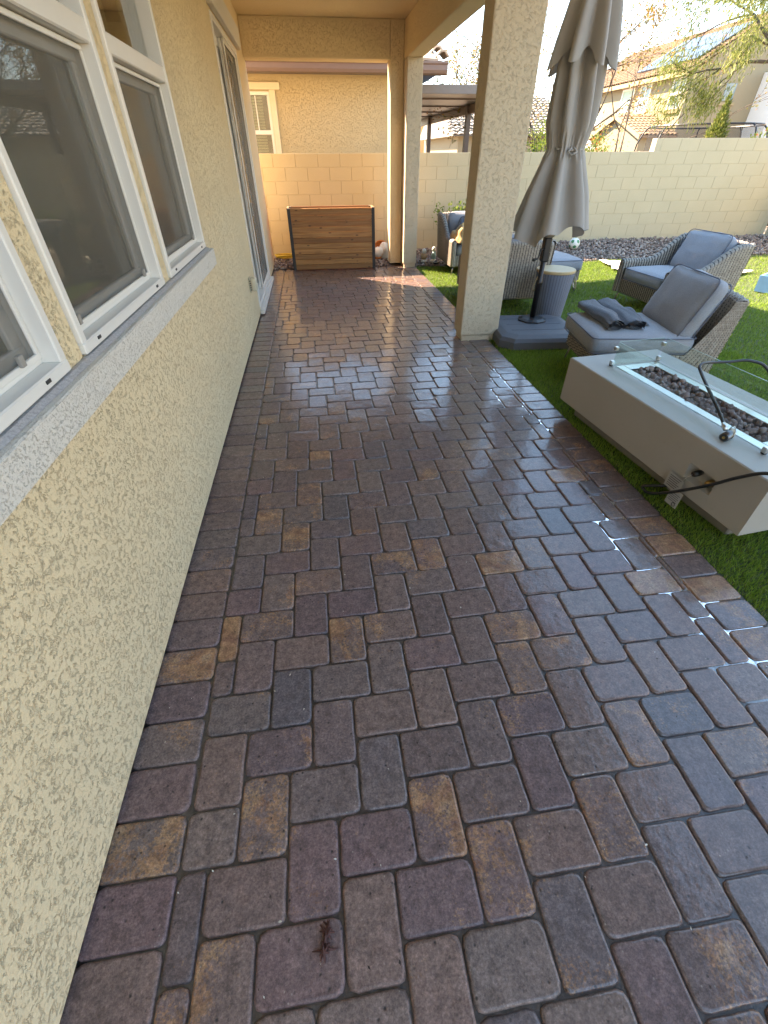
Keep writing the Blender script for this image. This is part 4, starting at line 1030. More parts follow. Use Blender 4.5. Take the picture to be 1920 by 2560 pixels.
# folded furniture covers on the near chair
M['cover'] = fabric_mat('dark_grey_cover', (0.085, 0.098, 0.12), 300)
def rolled(name, label, p0, p1, r, seed, flat=.55, z=.435):
    t = thing(name, label, 'furniture cover', (p0[0], p0[1], z)); P0 = Vector((0, 0, 0)); P1 = Vector((p1[0]-p0[0], p1[1]-p0[1], 0)); ax = (P1-P0).normalized(); sd = ax.cross(Vector((0, 0, 1)))
    def fn(u, v):
        a = 2*math.pi*u*2.6; k = .32+.68*min(1, u*1.2); rad = r*(1-.26*(1-u))*k
        nz = 1+.30*noise.noise(Vector((math.cos(a)*1.5+seed, math.sin(a)*1.5, v*1.6))) + .16*noise.noise(Vector((math.cos(a)*4, math.sin(a)*4+seed, v*3.0)))
        w_ = 1+.30*noise.noise(Vector((v*3.1, seed*2.0, .4)))
        p = P0.lerp(P1, v) + sd*(rad*math.cos(a)*nz*1.45*w_ + .03*noise.noise(Vector((v*2.2, seed, 0)))) + Vector((0, 0, r*flat + rad*math.sin(a)*nz*flat))
        return p
    MB().grid(fn, 70, 40).build('rolled_cloth', M['cover'], t, False, True)
    def flap(u, v):
        q = P0.lerp(P1, .1+.75*v); e = noise.noise(Vector((u*3, v*4, seed+2)))
        return q + sd*(-r*1.2 - u*r*2.6*(1-.4*v)) + Vector((0, 0, .012+.012*e+.02*(1-u)))
    MB().grid(flap, 12, 24).build('loose_flap', M['cover'], t, False, True)
rolled('folded_cover', 'grey rolled furniture cover at the front of the chair seat', (2.52, 4.14), (2.43, 3.47), .066, 1, .68)
rolled('folded_cover', 'grey rolled furniture cover lying against the chair pillow', (2.74, 4.20), (2.60, 3.46), .060, 4, .68)

# umbrella base, umbrella
um = thing('umbrella', 'closed grey-beige patio umbrella on a heavy dark plastic base', 'umbrella', (2.375, 4.93, .131))
TB = WM[um].inverted() @ Matrix.Translation((2.33, 4.78, 0)) @ Matrix.Rotation(R_(-5), 4, 'Z')
M['base_plastic'] = plain('base_plastic', (0.088, 0.094, 0.108), 0.6, var=0.12, bump=0.15, bscale=260, obj=True)
def octo(h, c): return [(h-c, -h), (h, -h+c), (h, h-c), (h-c, h), (-h+c, h), (-h, h-c), (-h, -h+c), (-h+c, -h)]
bm = bmesh.new(); rings = []
for hh, cc, z in ((.455, .12, 0.0), (.455, .12, .075), (.43, .115, .108), (.36, .10, .128), (.33, .09, .130)):
    rings.append([bm.verts.new((x, y, z)) for x, y in octo(hh, cc)])
for a, c in zip(rings[:-1], rings[1:]):
    for k in range(8): bm.faces.new((a[k], a[(k+1) % 8], c[(k+1) % 8], c[k]))
bm.faces.new(rings[-1]); bmesh.ops.bevel(bm, geom=[e for e in bm.edges if len(e.link_faces) == 2 and e.calc_face_angle(0) > .3], offset=.008, segments=2, affect='EDGES')
wt = MB().bm(bm).xform(TB).build('base', M['base_plastic'], um)
for k in (-1, 0, 1): MB().bbox(-.30, .30, k*.2-.004, k*.2+.004, .1302, .1326, .001).xform(WM[um] @ TB).build('tread_rib', M['base_plastic'], wt, True)

zz = -.131
MB().lathe([(.16, 0.0), (.16, .012), (.12, .028), (.05, .034)], n=8).build('foot_plate', M['black'], um)
MB().lathe([(.030, .03), (.030, .36), (.034, .365), (.034, .40), (.026, .41), (.026, 2.86)], n=20).build('pole', plain('bronze_pole', (0.022, 0.018, 0.018), 0.35, 0.3, var=0.1), um, False, True)
MB().bbox(-.035, .035, -.045, .045, .58, .80, .014, 2).build('crank_housing', M['black'], um)
ck = MB().tube([(-.03, -.02, .70), (-.075, -.05, .70), (-.085, -.055, .65), (-.10, -.07, .62), (-.16, -.10, .615)], [.012, .010, .009, .009, .015], 8).build('crank', M['black'], um, False, True)
def cloth_mat():
    t = NT('umbrella_cloth'); p = t.n('TexCoord').outputs['Object']; n = t.noise(p, 4, 3)
    c = t.mix(n, (0.37, 0.34, 0.31), (0.44, 0.405, 0.37))
    b_ = t.n('BsdfPrincipled', Base__Color=c, Roughness=0.85, Specular__IOR__Level=0.2, Normal=t.bump(t.noise(p, 500, 2), 0.2, 0.001)); q = t.n('BsdfTranslucent', Color=c); mx = t.n('MixShader'); mx.inputs[0].default_value = .12
    t.t.links.new(b_.outputs[0], mx.inputs[1]); t.t.links.new(q.outputs[0], mx.inputs[2]); t.t.links.new(mx.outputs[0], t.out.inputs[0]); return t.m
M['cloth'] = cloth_mat()
def interp(z, tab):
    for (z0, v0), (z1, v1) in zip(tab[:-1], tab[1:]):
        if z0 <= z <= z1: f = (z-z0)/(z1-z0); return v0+(v1-v0)*f
    return tab[0][1] if z < tab[0][0] else tab[-1][1]
RL = [(.96, .335), (1.25, .25), (1.50, .172), (1.58, .148), (1.62, .140), (1.68, .148), (1.80, .165), (2.0, .155), (2.2, .15), (2.36, .13)]
AL = [(.96, .24), (1.3, .30), (1.55, .24), (1.62, .14), (1.75, .24), (2.0, .32), (2.36, .30)]
def lower(u, v):
    a = 2*math.pi*u; zt = 2.36; hem = .99 + .035*math.cos(a*8+.4) + .05*math.sin(a*3+1.0) + .05*math.cos(a)
    z = hem + (zt-hem)*v; r = interp(z, RL); am = interp(z, AL)
    w_ = math.cos(a*8+.6*math.sin(a*2+1)+.5*math.sin(z*3)); w_ = abs(w_)**.7*math.copysign(1, w_)
    k = 1 + am*w_ + .14*noise.noise(Vector((math.cos(a)*2, math.sin(a)*2, z*1.6+4)))
    if 1.55 < z < 1.72: k += .05*math.cos(a*31)
    tw = .35*(1-v)
    return (r*k*math.cos(a+tw), r*k*math.sin(a+tw), z+zz)
cn = MB().grid(lower, 192, 70, True).build('canopy', M['cloth'], um, False, True)
RU = [(2.10, .235), (2.30, .215), (2.52, .178), (2.75, .10), (2.93, .035)]
def upper(u, v):
    a = 2*math.pi*u; w8 = math.cos(a*8+.9*math.sin(a*1.0)+.3); hem = 2.185 - .055*abs(w8)**.6*math.copysign(1, w8) + .02*math.sin(a*2)
    z = hem + (2.93-hem)*v; r = interp(z, RU); am = .30*(1-.5*v)
    k = 1 + am*w8 + .12*noise.noise(Vector((math.cos(a)*2.5, math.sin(a)*2.5, z*1.3)))
    return (r*k*math.cos(a), r*k*math.sin(a), z+zz)
MB().grid(upper, 192, 40, True).build('vent_canopy', M['cloth'], um, False, True)
MB().tube([(.136*math.cos(a)*(1+.10*math.cos(a*8+1)), .136*math.sin(a)*(1+.10*math.cos(a*8+1)), 1.625+zz+.012*math.sin(a)) for a in [2*math.pi*k/64 for k in range(65)]], .010, 6, False).build('tie_strap', M['cloth'], um, False, True)
MB().tube([(-.02, -.15, 1.63+zz), (-.05, -.165, 1.60+zz), (-.02, -.175, 1.575+zz), (.03, -.165, 1.60+zz), (.0, -.15, 1.63+zz)], .010, 6).build('strap_knot', M['cloth'], um, False, True)
MB().lathe([(.0, 2.93), (.03, 2.94), (.035, 2.97), (.02, 3.0), (.002, 3.02)], n=12).xform(Matrix.Translation((0, 0, zz))).build('finial', M['black'], um, False, True)
MB().lathe([(.05, .80), (.085, .83), (.10, .90), (.07, .95)], n=16).build('runner_hub', M['cloth'], um, False, True)
# bucket
bk = thing('drinks_bucket', 'blue-grey woven bucket with wooden lid and rope handles', 'bucket', (2.80, 5.44, 0))
M['bucket'] = plain('blue_grey_weave', (0.175, 0.195, 0.245), 0.55, var=0.08, obj=True)
M['bucket_dark'] = plain('blue_grey_dark', (0.10, 0.115, 0.15), 0.55, var=0.08, obj=True)  # painted gap shade for the bucket weave
b_ = MB()
def bfn(u, v): a = -2*math.pi*u; r = .172+.045*v; return (r*math.cos(a), r*math.sin(a), .01+.50*v)
weave(b_, lambda u, v: bfn(1-u, v), 30, 40, .0040)
b_.lathe([(.168, .006), (.168, .012)], n=32); b_.build('body', [M['bucket'], M['bucket_dark']], bk, False, True)
M['lidwood'] = plain('lid_wood', (0.52, 0.36, 0.19), 0.5, var=0.12, scale=30)
MB().lathe([(.212, .512), (.222, .518), (.222, .540), (.216, .546), (.02, .547)], n=40).build('lid', M['lidwood'], bk)
for sa in (-1, 1):
    MB().tube([(sa*(.205+.055*math.sin(k*math.pi/10)), -.05+.10*(k/10)*0 - .055*math.cos(k*math.pi/10), .47-.14*math.sin(k*math.pi/10)) for k in range(11)], .0085, 8).build('rope_handle', plain('rope', (0.42, 0.34, 0.22), .9), bk, False, True)
# ------------------------------------------------------------------ fire table
TA = R_(5.5)
ft = thing('fire_table', 'light grey rectangular gas fire table with glass wind guard and lava rock', 'fire table', (2.249, 2.203, 0), TA)
def conc_mat():
    t = NT('glass_fibre_concrete'); p = t.n('TexCoord').outputs['Object']; n = t.noise(p, 3.5, 4); g_ = t.noise(p, 240, 3, .7)
    c = t.mix(n, (0.355, 0.325, 0.28), (0.425, 0.395, 0.35)); c = t.mix(t.ramp(t.noise(p, 26, 5, .7), [(0.62, 0.0), (0.76, 0.22)]), c, (0.15, 0.13, 0.11))
    t.bsdf(Base__Color=c, Roughness=0.55, Normal=t.bump(g_, 0.2, 0.002)); return t.m
M['conc'] = conc_mat()
HX, HY, TZ0, TZ1 = .37, .8225, .10, .424
pv0, pv1, pz0, pz1 = -.592, -.415, .187, .283
def tbl():
    b_ = MB(); ch = .006
    # outer shell as profile rings
    def ring_(hx, hy, z): return [(-hx, -hy, z), (hx, -hy, z), (hx, hy, z), (-hx, hy, z)]
    R4 = [ring_(HX-ch, HY-ch, TZ0), ring_(HX, HY, TZ0+ch), ring_(HX, HY, TZ1-ch), ring_(HX-ch, HY-ch, TZ1), ring_(.168, .588, TZ1), ring_(.168, .588, TZ1-.03)]
    vs = [v for r in R4 for v in r]; fs = [(3, 2, 1, 0)]
    for k in range(5):
        for i in range(4):
            if k == 1 and i == 3: continue
            fs.append((k*4+i, k*4+(i+1) % 4, (k+1)*4+(i+1) % 4, (k+1)*4+i))
    b_.add(vs, fs)
    # front face (-x) with a rectangular recess
    z0, z1 = TZ0+ch, TZ1-ch; xs = -HX; yv = [-HY, pv0, pv1, HY]; zv = [z0, pz0, pz1, z1]
    for a in range(3):
        for c in range(3):
            if a == 1 and c == 1: continue
            b_.add([(xs, yv[a], zv[c]), (xs, yv[a], zv[c+1]), (xs, yv[a+1], zv[c+1]), (xs, yv[a+1], zv[c])], [(0, 1, 2, 3)])
    dp = .045; xi = xs+dp; q = [(pv0, pz0), (pv1, pz0), (pv1, pz1), (pv0, pz1)]; qi = [(pv0+.01, pz0+.01), (pv1-.03, pz0+.01), (pv1-.03, pz1-.008), (pv0+.01, pz1-.008)]
    for k in range(4): b_.add([(xs, *q[k]), (xs, *q[(k+1) % 4]), (xi, *qi[(k+1) % 4]), (xi, *qi[k])], [(0, 1, 2, 3)])
    b_.add([(xi, *qi[0]), (xi, *qi[1]), (xi, *qi[2]), (xi, *qi[3])], [(0, 1, 2, 3)])
    return b_
tbl().build('body', M['conc'], ft)
MB().bbox(-HX+.085, HX-.085, -HY+.10, HY-.10, 0.0, TZ0-.0005, .006).build('plinth', plain('plinth_grey', (0.20, 0.18, 0.155), .7, obj=True), ft)
tray = MB(); 
for (x0, x1, y0, y1) in ((-.166, -.105, -.586, .586), (.105, .166, -.586, .586), (-.105, .105, -.586, -.515), (-.105, .105, .515, .586)): tray.bbox(x0, x1, y0, y1, TZ1-.012, TZ1+.004, .003)
tray.box(-.106, .106, -.516, .516, TZ1-.075, TZ1-.07)
for (x0, x1, y0, y1) in ((-.107, -.105, -.516, .516), (.105, .107, -.516, .516), (-.105, .105, -.517, -.515), (-.105, .105, .515, .517)): tray.box(x0, x1, y0, y1, TZ1-.075, TZ1-.011)
ty = tray.build('burner_tray', M['steel'], ft)
M['lava'] = rock_mat('lava_rock', [(0, (0.075, 0.050, 0.050)), (0.5, (0.13, 0.088, 0.086)), (1, (0.19, 0.14, 0.135))])
def lava_mat():
    t = NT('lava_stone'); r = t.n('ObjectInfo').outputs['Random']; p = t.n('TexCoord').outputs['Object']; n = t.noise(p, 2.2, 4, .7)
    c = t.ramp(r, [(0, (0.17, 0.105, 0.10)), (0.5, (0.26, 0.165, 0.155)), (1, (0.36, 0.26, 0.245))]); c = t.mix(.6, c, t.ramp(n, [(0.3, .55), (0.7, 1.35)]), 'MULTIPLY')
    t.bsdf(Base__Color=c, Roughness=0.85, Normal=t.bump(t.noise(p, 3, 4, .75), 0.7, 0.006)); return t.m
lm = lava_mat(); protos = []
for k in range(7):
    V, F = rock_proto(100+k, 2, .30); me = bpy.data.meshes.new('lava_rock'); me.from_pydata(V.tolist(), [], F.tolist()); me.materials.append(lm)
    me.polygons.foreach_set('use_smooth', np.ones(len(me.polygons), bool)); protos.append(me)
rr = random.Random(3); ti = WM[ty].inverted() @ WM[ft]; cnt = 0
yy = -.50
while yy < .50:
    for k in range(6):
        x = -.082 + k*.033 + rr.uniform(-.012, .012); y = yy + rr.uniform(-.014, .014); s = rr.uniform(.014, .026)
        o = bpy.data.objects.new('lava_rock', protos[rr.randrange(7)]); link(o, ty)
        o.location = ti @ Vector((x, y, TZ1-.022+rr.uniform(-.012, .022))); o.rotation_euler = (rr.uniform(0, 6), rr.uniform(0, 6), rr.uniform(0, 6)); o.scale = (s, s*rr.uniform(.75, 1.0), s*rr.uniform(.7, .95)); cnt += 1
    yy += .034
MB().box(-.10, .10, -.51, .51, TZ1-.05, TZ1-.035).build('rock_bed', plain('rock_bed', (0.05, 0.035, 0.035), .95), ty, False).location = ti @ Vector((0, 0, TZ1-.0425))
GU, GV, GZ0, GZ1 = .19, .605, TZ1+.012, TZ1+.165
for (x0, x1, y0, y1) in ((-GU-.003, -GU+.003, -GV+.012, GV-.012), (GU-.003, GU+.003, -GV+.012, GV-.012), (-GU+.012, GU-.012, -GV-.003, -GV+.003), (-GU+.012, GU-.012, GV-.003, GV+.003)):
    gp = MB().box(x0, x1, y0, y1, GZ0, GZ1).build('glass_panel', M['guard'], ft)
    e = MB(); e.box(x0+.0005, x1-.0005, y0+.0005, y1-.0005, GZ1+.0002, GZ1+.0014)
    o = e.build('glass_edge', M['guard_edge'], gp, False); o.location = (0, 0, (GZ1+.0008)-(GZ0+GZ1)/2)
for sx in (-1, 1):
    for sy in (-1, 1):
        MB().bbox(sx*GU-.013, sx*GU+.013, sy*GV-.013, sy*GV+.013, TZ1+.009, TZ1+.038, .003).build('corner_clip', M['steel'], ft)
        MB().bbox(sx*GU-.010, sx*GU+.010, sy*GV-.010, sy*GV+.010, TZ1+.0005, TZ1+.009, .002).build('clip_foot', M['black'], ft)
        MB().bbox(sx*GU-.013, sx*GU+.013, sy*GV-.013, sy*GV+.013, TZ1+.108, TZ1+.134, .003).build('corner_clip', M['steel'], ft)
MB().tube([(-HX+.046, -.468, .246), (-HX+.02, -.470, .246), (-HX-.012, -.472, .246)], [.012, .017, .016], 14).build('control_knob', M['black'], ft, False, True)
MB().tube([(-HX+.046, -.545, .228), (-HX+.01, -.548, .228)], [.022, .016], 12).build('valve', M['brass'], ft, False, True)
# warning tag
tg = thing('warning_tag', 'grey paper warning tag wired to the fire table knob', 'tag', (0, 0, 0)); tg.location = (2.249, 2.203, 0); tg.rotation_euler = (0, 0, TA); WM[tg] = WM[ft].copy()
paper = plain('tag_paper', (0.40, 0.385, 0.36), .7, var=.06); ink = plain('tag_ink', (0.06, 0.06, 0.06), .8)
def slab(a, b_, c, d, th=.0008):
    a, b_, c, d = map(Vector, (a, b_, c, d)); n = (b_-a).cross(d-a).normalized()*th
    return MB().add([a, b_, c, d, a+n, b_+n, c+n, d+n], [(3, 2, 1, 0), (4, 5, 6, 7), (0, 1, 5, 4), (1, 2, 6, 5), (2, 3, 7, 6), (3, 0, 4, 7)])
XA = -.392
slab((XA, -.345, .185), (XA-.004, -.345, .098), (XA-.004, -.452, .098), (XA, -.452, .185)).build('upper_card', paper, tg)
slab((XA-.006, -.405, .12), (XA-.014, -.405, .022), (XA-.014, -.488, .022), (XA-.006, -.488, .12)).build('lower_card', paper, tg)
for k in range(6): MB().box(XA-.0052-.0008*k*.8, XA-.0046-.0008*k*.8, -.44+.008*(k % 3), -.36, .174-.012*k, .177-.012*k).build('print_line', ink, tg)
for k in range(5): MB().box(XA-.0098-.0011*k, XA-.0092-.0011*k, -.478+.006*(k % 2), -.415, .094-.011*k, .0965-.011*k).build('print_line', ink, tg)
MB().tube([(XA-.0172, -.466+.011*math.cos(k*.5236), .040+.011*math.sin(k*.5236)) for k in range(13)], .0016, 5).build('warning_symbol', ink, tg)
MB().tube([(XA, -.44, .182), (-.398, -.455, .215), (-.388, -.470, .243)], .0014, 5).build('wire', M['steel'], tg)
# hoses
def spline(P, n=8):
    P = [Vector(p) for p in P]; out = []; m = len(P)
    for i in range(m-1):
        a, b_, c, d = P[max(i-1, 0)], P[i], P[i+1], P[min(i+2, m-1)]
        for s in range(n):
            f = s/n; out.append(0.5*((2*b_) + (c-a)*f + (2*a-5*b_+4*c-d)*f*f + (3*b_-a-3*c+d)*f**3))
    return out + [P[-1]]
h1 = thing('gas_hose', 'black gas hose lying over the glass guard with its coupling on the table top', 'hose', (2.249, 2.203, TZ1), TA); WM[h1] = Matrix.Translation((2.249, 2.203, TZ1)) @ Matrix.Rotation(TA, 4, 'Z')
T1 = Matrix.Translation((0, 0, -TZ1))
MB().tube(spline([(-.25, -.395, .484), (-.22, -.335, .498), (-.18, -.225, .535), (-.12, -.094, .563), (-.06, .028, .589), (-.04, .066, .602), (0, .085, .612), (.1, .097, .606), (.19, .085, .604), (.3, .044, .615), (.40, -.02, .56), (.52, -.15, .30), (.60, -.35, .06), (.9, -.8, .02)]), .0085, 10).xform(T1).build('hose', M['rubber'], h1, False, True)
MB().tube([(-.246, -.385, .487), (-.256, -.407, .480), (-.262, -.422, .470)], [.0105, .0115, .010], 10).xform(T1).build('ferrule', M['steel'], h1, False, True)
b_ = MB().tube([(-.215, -.425, .455), (-.245, -.440, .452), (-.290, -.456, .449)], [.020, .022, .024], 16).xform(T1); b_.build('coupling', plain('dull_chrome', (0.20, 0.20, 0.21), .35, .9), h1, False, True)
MB().tube([(-.2895, -.4555, .449), (-.2925, -.4565, .449)], .019, 14).xform(T1).build('coupling_bore', M['slot'], h1)
MB().tube([(-.2915, -.4562, .449), (-.296, -.458, .449)], .007, 10).xform(T1).build('brass_pin', M['brass'], h1)
MB().tube([(-.222+.032*math.cos(k*.35)*.5, -.432+.030*math.cos(k*.35), .455+.032*math.sin(k*.35)) for k in range(18)], .0028, 6).xform(T1).build('retaining_ring', M['steel'], h1, False, True)
h2 = thing('gas_hose', 'black gas hose looping out from under the fire table past its control panel', 'hose', (2.249, 2.203, 0), TA); WM[h2] = Matrix.Translation((2.249, 2.203, 0)) @ Matrix.Rotation(TA, 4, 'Z')
MB().tube(spline([(-.20, -.40, .085), (-.34, -.355, .080), (-.40, -.31, .060), (-.43, -.262, .030), (-.435, -.258, .018), (-.44, -.30, .014), (-.44, -.354, .042), (-.44, -.486, .155), (-.435, -.628, .298), (-.43, -.716, .398), (-.42, -.815, .482), (-.38, -.95, .50), (-.2, -1.15, .35), (0, -1.3, .08), (.3, -1.5, .02)]), .0085, 10).build('hose', M['rubber'], h2, False, True)
# ------------------------------------------------------------------ planter box
pl = thing('planter_box', 'tall cedar plank planter box with black metal corner posts by the back wall', 'planter', (.345, 9.06, 0))
def wood_mat():
    t = NT('cedar'); p = t.n('TexCoord').outputs['Object']; r = t.n('ObjectInfo').outputs['Random']
    off = t.n('VectorMath', _operation='SCALE'); cmb = t.n('CombineXYZ'); t.set(cmb, 'X', r); t.set(cmb, 'Y', r); t.set(cmb, 'Z', r); t.set(off, 'IN0', cmb); off.inputs['Scale'].default_value = 60
    ad = t.n('VectorMath', _operation='ADD'); t.set(ad, 'IN0', p); t.t.links.new(off.outputs[0], ad.inputs[1]); q = ad.outputs[0]
    g_ = t.noise(t.mapping(q, (2.2, 40, 40)), 1.0, 4, .6, .6)
    c = t.ramp(g_, [(0.3, (0.30, 0.122, 0.038)), (0.5, (0.47, 0.212, 0.070)), (0.7, (0.60, 0.30, 0.108))])
    c = t.mix(t.math('MULTIPLY', r, .75), c, (0.20, 0.078, 0.026))
    kn = t.n('TexVoronoi', Scale=1.0); t.set(kn, 'Vector', t.mapping(q, (5.5, 9, 14))); kd = t.ramp(kn.outputs['Distance'], [(0.10, 1.0), (0.17, 0.0)])
    c = t.mix(t.math('MULTIPLY', kd, .85), c, (0.06, 0.025, 0.012))
    t.bsdf(Base__Color=c, Roughness=.6, Normal=t.bump(g_, .25, .003)); return t.m
M['cedar'] = wood_mat()
PW, PD, PH, NP = .725, .21, .895, 11
ph = (PH-.012)/NP
fm_ = None
def plank(x0, x1, y0, y1, z0, z1): return MB().bbox(x0, x1, y0, y1, z0, z1, .0035).build('plank', M['cedar'], pl)
for k in range(NP):
    z0 = .012+k*ph+.002; z1 = z0+ph-.005
    plank(-PW+.03, PW-.03, -PD, -PD+.02, z0, z1); plank(-PW+.03, PW-.03, PD-.02, PD, z0, z1)
    for s in (-1, 1): MB().bbox(s*(PW-.01)-.01, s*(PW-.01)+.01, -PD+.03, PD-.03, z0, z1, .0035).build('plank', M['cedar'], pl)
for sx in (-1, 1):
    for sy in (-1, 1):
        x, y = sx*PW, sy*PD; lx = (x-sx*.048, x+sx*.004); ly = (y-sy*.05, y+sy*.004)
        b_ = MB().box(min(lx), max(lx), min(y+sy*.0005, y+sy*.004), max(y+sy*.0005, y+sy*.004), 0, PH+.012).box(min(x+sx*.0005, x+sx*.004), max(x+sx*.0005, x+sx*.004), min(ly), max(ly)-.0, 0, PH+.0119)
        b_.build('corner_post', M['black'], pl)
        MB().bbox(x-sx*.024-.026, x-sx*.024+.026, y-sy*.026-.026, y-sy*.026+.026, PH+.0125, PH+.019, .002).build('corner_cap', M['steel'], pl)
for s in (-1, 1): MB().bbox(-PW+.052, PW-.052, s*(PD-.008)-.018, s*(PD-.008)+.018, PH+.001, PH+.016, .003).build('top_rail', M['cedar'], pl)
for s in (-1, 1): MB().bbox(s*(PW-.008)-.018, s*(PW-.008)+.018, -PD+.055, PD-.055, PH+.001, PH+.016, .003).build('top_rail', M['cedar'], pl)
# ------------------------------------------------------------------ small garden things
M['white_gloss'] = plain('white_ceramic', (0.74, 0.72, 0.66), .35, var=.06)
M['orange'] = plain('orange_plastic', (0.62, 0.19, 0.035), .5, var=.15)
def goose(loc, rz, label, s=1.0):
    g_ = thing('goose_ornament', label, 'ornament', loc, rz)
    MB().tube([(-.14*s, 0, .10*s), (-.08*s, 0, .11*s), (0, 0, .105*s), (.07*s, 0, .125*s), (.095*s, 0, .18*s), (.085*s, 0, .24*s), (.085*s, 0, .29*s), (.11*s, 0, .325*s), (.145*s, 0, .325*s), (.165*s, 0, .32*s)],
              [.015*s, .07*s, .098*s, .078*s, .045*s, .033*s, .030*s, .040*s, .034*s, .012*s], 14).build('body', M['white_gloss'], g_, False, True)
    MB().tube([(.16*s, 0, .322*s), (.205*s, 0, .308*s)], [.016*s, .005*s], 8).build('beak', M['orange'], g_, False, True)
    MB().lathe([(.06*s, 0), (.07*s, .02*s), (.05*s, .045*s)], n=12).build('foot', M['orange'], g_)
goose((1.20, 9.52, .045), R_(200), 'white goose ornament on the gravel at the right of the planter box', 1.0)
MB_ = thing('white_stone', 'smooth white boulder at the foot of the far stucco column', 'stone', (1.335, 9.60, .05))
V, F = rock_proto(77, 3, .15); MB().add((V*np.array([.10, .09, .15])+np.array([0, 0, .10])).tolist(), F.tolist()).build('boulder', M['white_gloss'], MB_, False, True)
ob_ = thing('orange_basket', 'orange wire basket lying on its side behind the goose ornament', 'basket', (1.29, 9.80, .05))
for k in range(4): MB().tube([(.13*math.cos(a)*(1-.12*k), .06*k-.08, .14+.13*math.sin(a)*(1-.12*k)) for a in [2*math.pi*q/24 for q in range(25)]], .010, 6).build('hoop', M['orange'], ob_, False, True)
for q in range(10):
    a = 2*math.pi*q/10; MB().tube([(.13*math.cos(a), -.08, .14+.13*math.sin(a)), (.083*math.cos(a), .10, .14+.083*math.sin(a))], .005, 5).build('spoke', M['orange'], ob_)
MB().lathe([(.005, 0), (.08, .01)], n=16).xform(Matrix.Translation((0, .11, .14)) @ Matrix.Rotation(math.pi/2, 4, 'X')).build('bottom', M['orange'], ob_)
ys_ = thing('garden_hose', 'yellow garden hose coiled on the gravel left of the planter box', 'hose', (-.52, 9.75, .05))
MB().tube(spline([(.20*math.cos(a)*(1-.02*a/6)+.03*math.sin(a*2.3), .13*math.sin(a)+.02*math.cos(a*1.7), .022+.006*a/2) for a in [k*.45 for k in range(44)]] + [(.35, -.05, .03), (.5, .02, .03)], 4), .012, 8).build('coil', plain('yellow_hose', (0.62, 0.42, 0.05), .5), ys_, False, True)
def ornament(loc, label, prof, mats):
    t = thing('garden_ornament', label, 'ornament', loc)
    for n_, pr, m_ in zip(('foot', 'body', 'head'), prof, mats): MB().lathe(pr, n=14).build(n_, m_, t, False, True)
aqua = plain('aqua_glaze', (0.30, 0.52, 0.52), .4); tanp = plain('tan_glaze', (0.45, 0.30, 0.18), .6)
ornament((2.02, 9.12, .03), 'small tan and white ornament on the gravel beyond the column', [[(.05, 0), (.055, .02), (.04, .05)], [(.04, .05), (.065, .09), (.05, .14)], [(.02, .14), (.045, .17), (.03, .21), (.005, .22)]], [M['white_gloss'], tanp, M['white_gloss']])
ornament((2.20, 9.10, .03), 'small white and aqua ornament on the gravel beside the loveseat', [[(.06, 0), (.06, .03), (.035, .05)], [(.035, .05), (.05, .10), (.03, .17)], [(.02, .17), (.04, .20), (.03, .24), (.005, .25)]], [M['white_gloss'], aqua, M['white_gloss']])
pth = thing('path_light', 'small black path light lying at the lawn edge by the loveseat', 'light', (2.22, 8.98, .02))
MB().lathe([(.05, 0), (.055, .03), (.02, .045), (.012, .06)], n=14).build('body', M['black'], pth); MB().lathe([(.055, .031), (.05, .036)], n=14).build('lens', M['white_gloss'], pth)
# ball
bl_ = thing('soccer_ball', 'white and green soccer ball on the gravel by the wall', 'ball', (5.22, 9.62, .085))
bm = bmesh.new(); bmesh.ops.create_icosphere(bm, subdivisions=4, radius=.105); ic = bmesh.new(); bmesh.ops.create_icosphere(ic, subdivisions=1, radius=1.0)
icv = [v.co.normalized() for v in ic.verts]; ic.free(); bm.faces.ensure_lookup_table()
mb = MB(); bm.verts.index_update(); mb.v = [(v.co.x, v.co.y, v.co.z+.105) for v in bm.verts]
for f in bm.faces:
    d = max(f.calc_center_median().normalized().dot(q) for q in icv[::1]); mb.f.append(tuple(v.index for v in f.verts)); mb.mi.append(1 if d > .955 else 0)
bm.free(); mb.build('panels', [M['white_gloss'], plain('green_panel', (0.03, 0.22, 0.10), .4)], bl_, False, True)
# blanket on the lawn, blue tub
M['blanket'] = plain('white_blanket', (0.72, 0.68, 0.62), .95, var=.1, scale=9)
q00, q10, q11, q01 = Vector((5.12, 7.95, 0)), Vector((6.87, 7.18, 0)), Vector((7.42, 7.45, 0)), Vector((5.38, 8.85, 0))
def bfun(u, v):
    p = q00.lerp(q10, u).lerp(q01.lerp(q11, u), v); e = noise.noise(Vector((p.x*3, p.y*3, 0)))
    return (p.x+.05*e, p.y+.04*noise.noise(Vector((p.y*4, p.x*2, 5))), .028+.035*max(0, e)+.012*noise.noise(Vector((p.x*9, p.y*9, 2))))
tag(MB().grid(bfun, 60, 30).build('blanket', M['blanket'], None, False, True), 'rumpled white blanket spread on the lawn behind the armchair', 'blanket')
tb2 = thing('blue_tub', 'light blue shallow plastic tub on the sunny lawn', 'tub', (6.95, 6.15, 0), R_(30))
M['blue'] = plain('light_blue_plastic', (0.16, 0.36, 0.66), .4)
MB().prism([(-.42, 0), (.42, 0), (.48, .22), (.46, .22), (.40, .02), (-.40, .02), (-.46, .22), (-.48, .22)], 'y', -.35, .35).build('shell', M['blue'], tb2)
for s in (-1, 1): MB().prism([(-.42, 0.003), (.42, 0.003), (.475, .215), (-.475, .215)], 'y', s*.352-.012, s*.352+.012).build('end_panel', M['blue'], tb2)
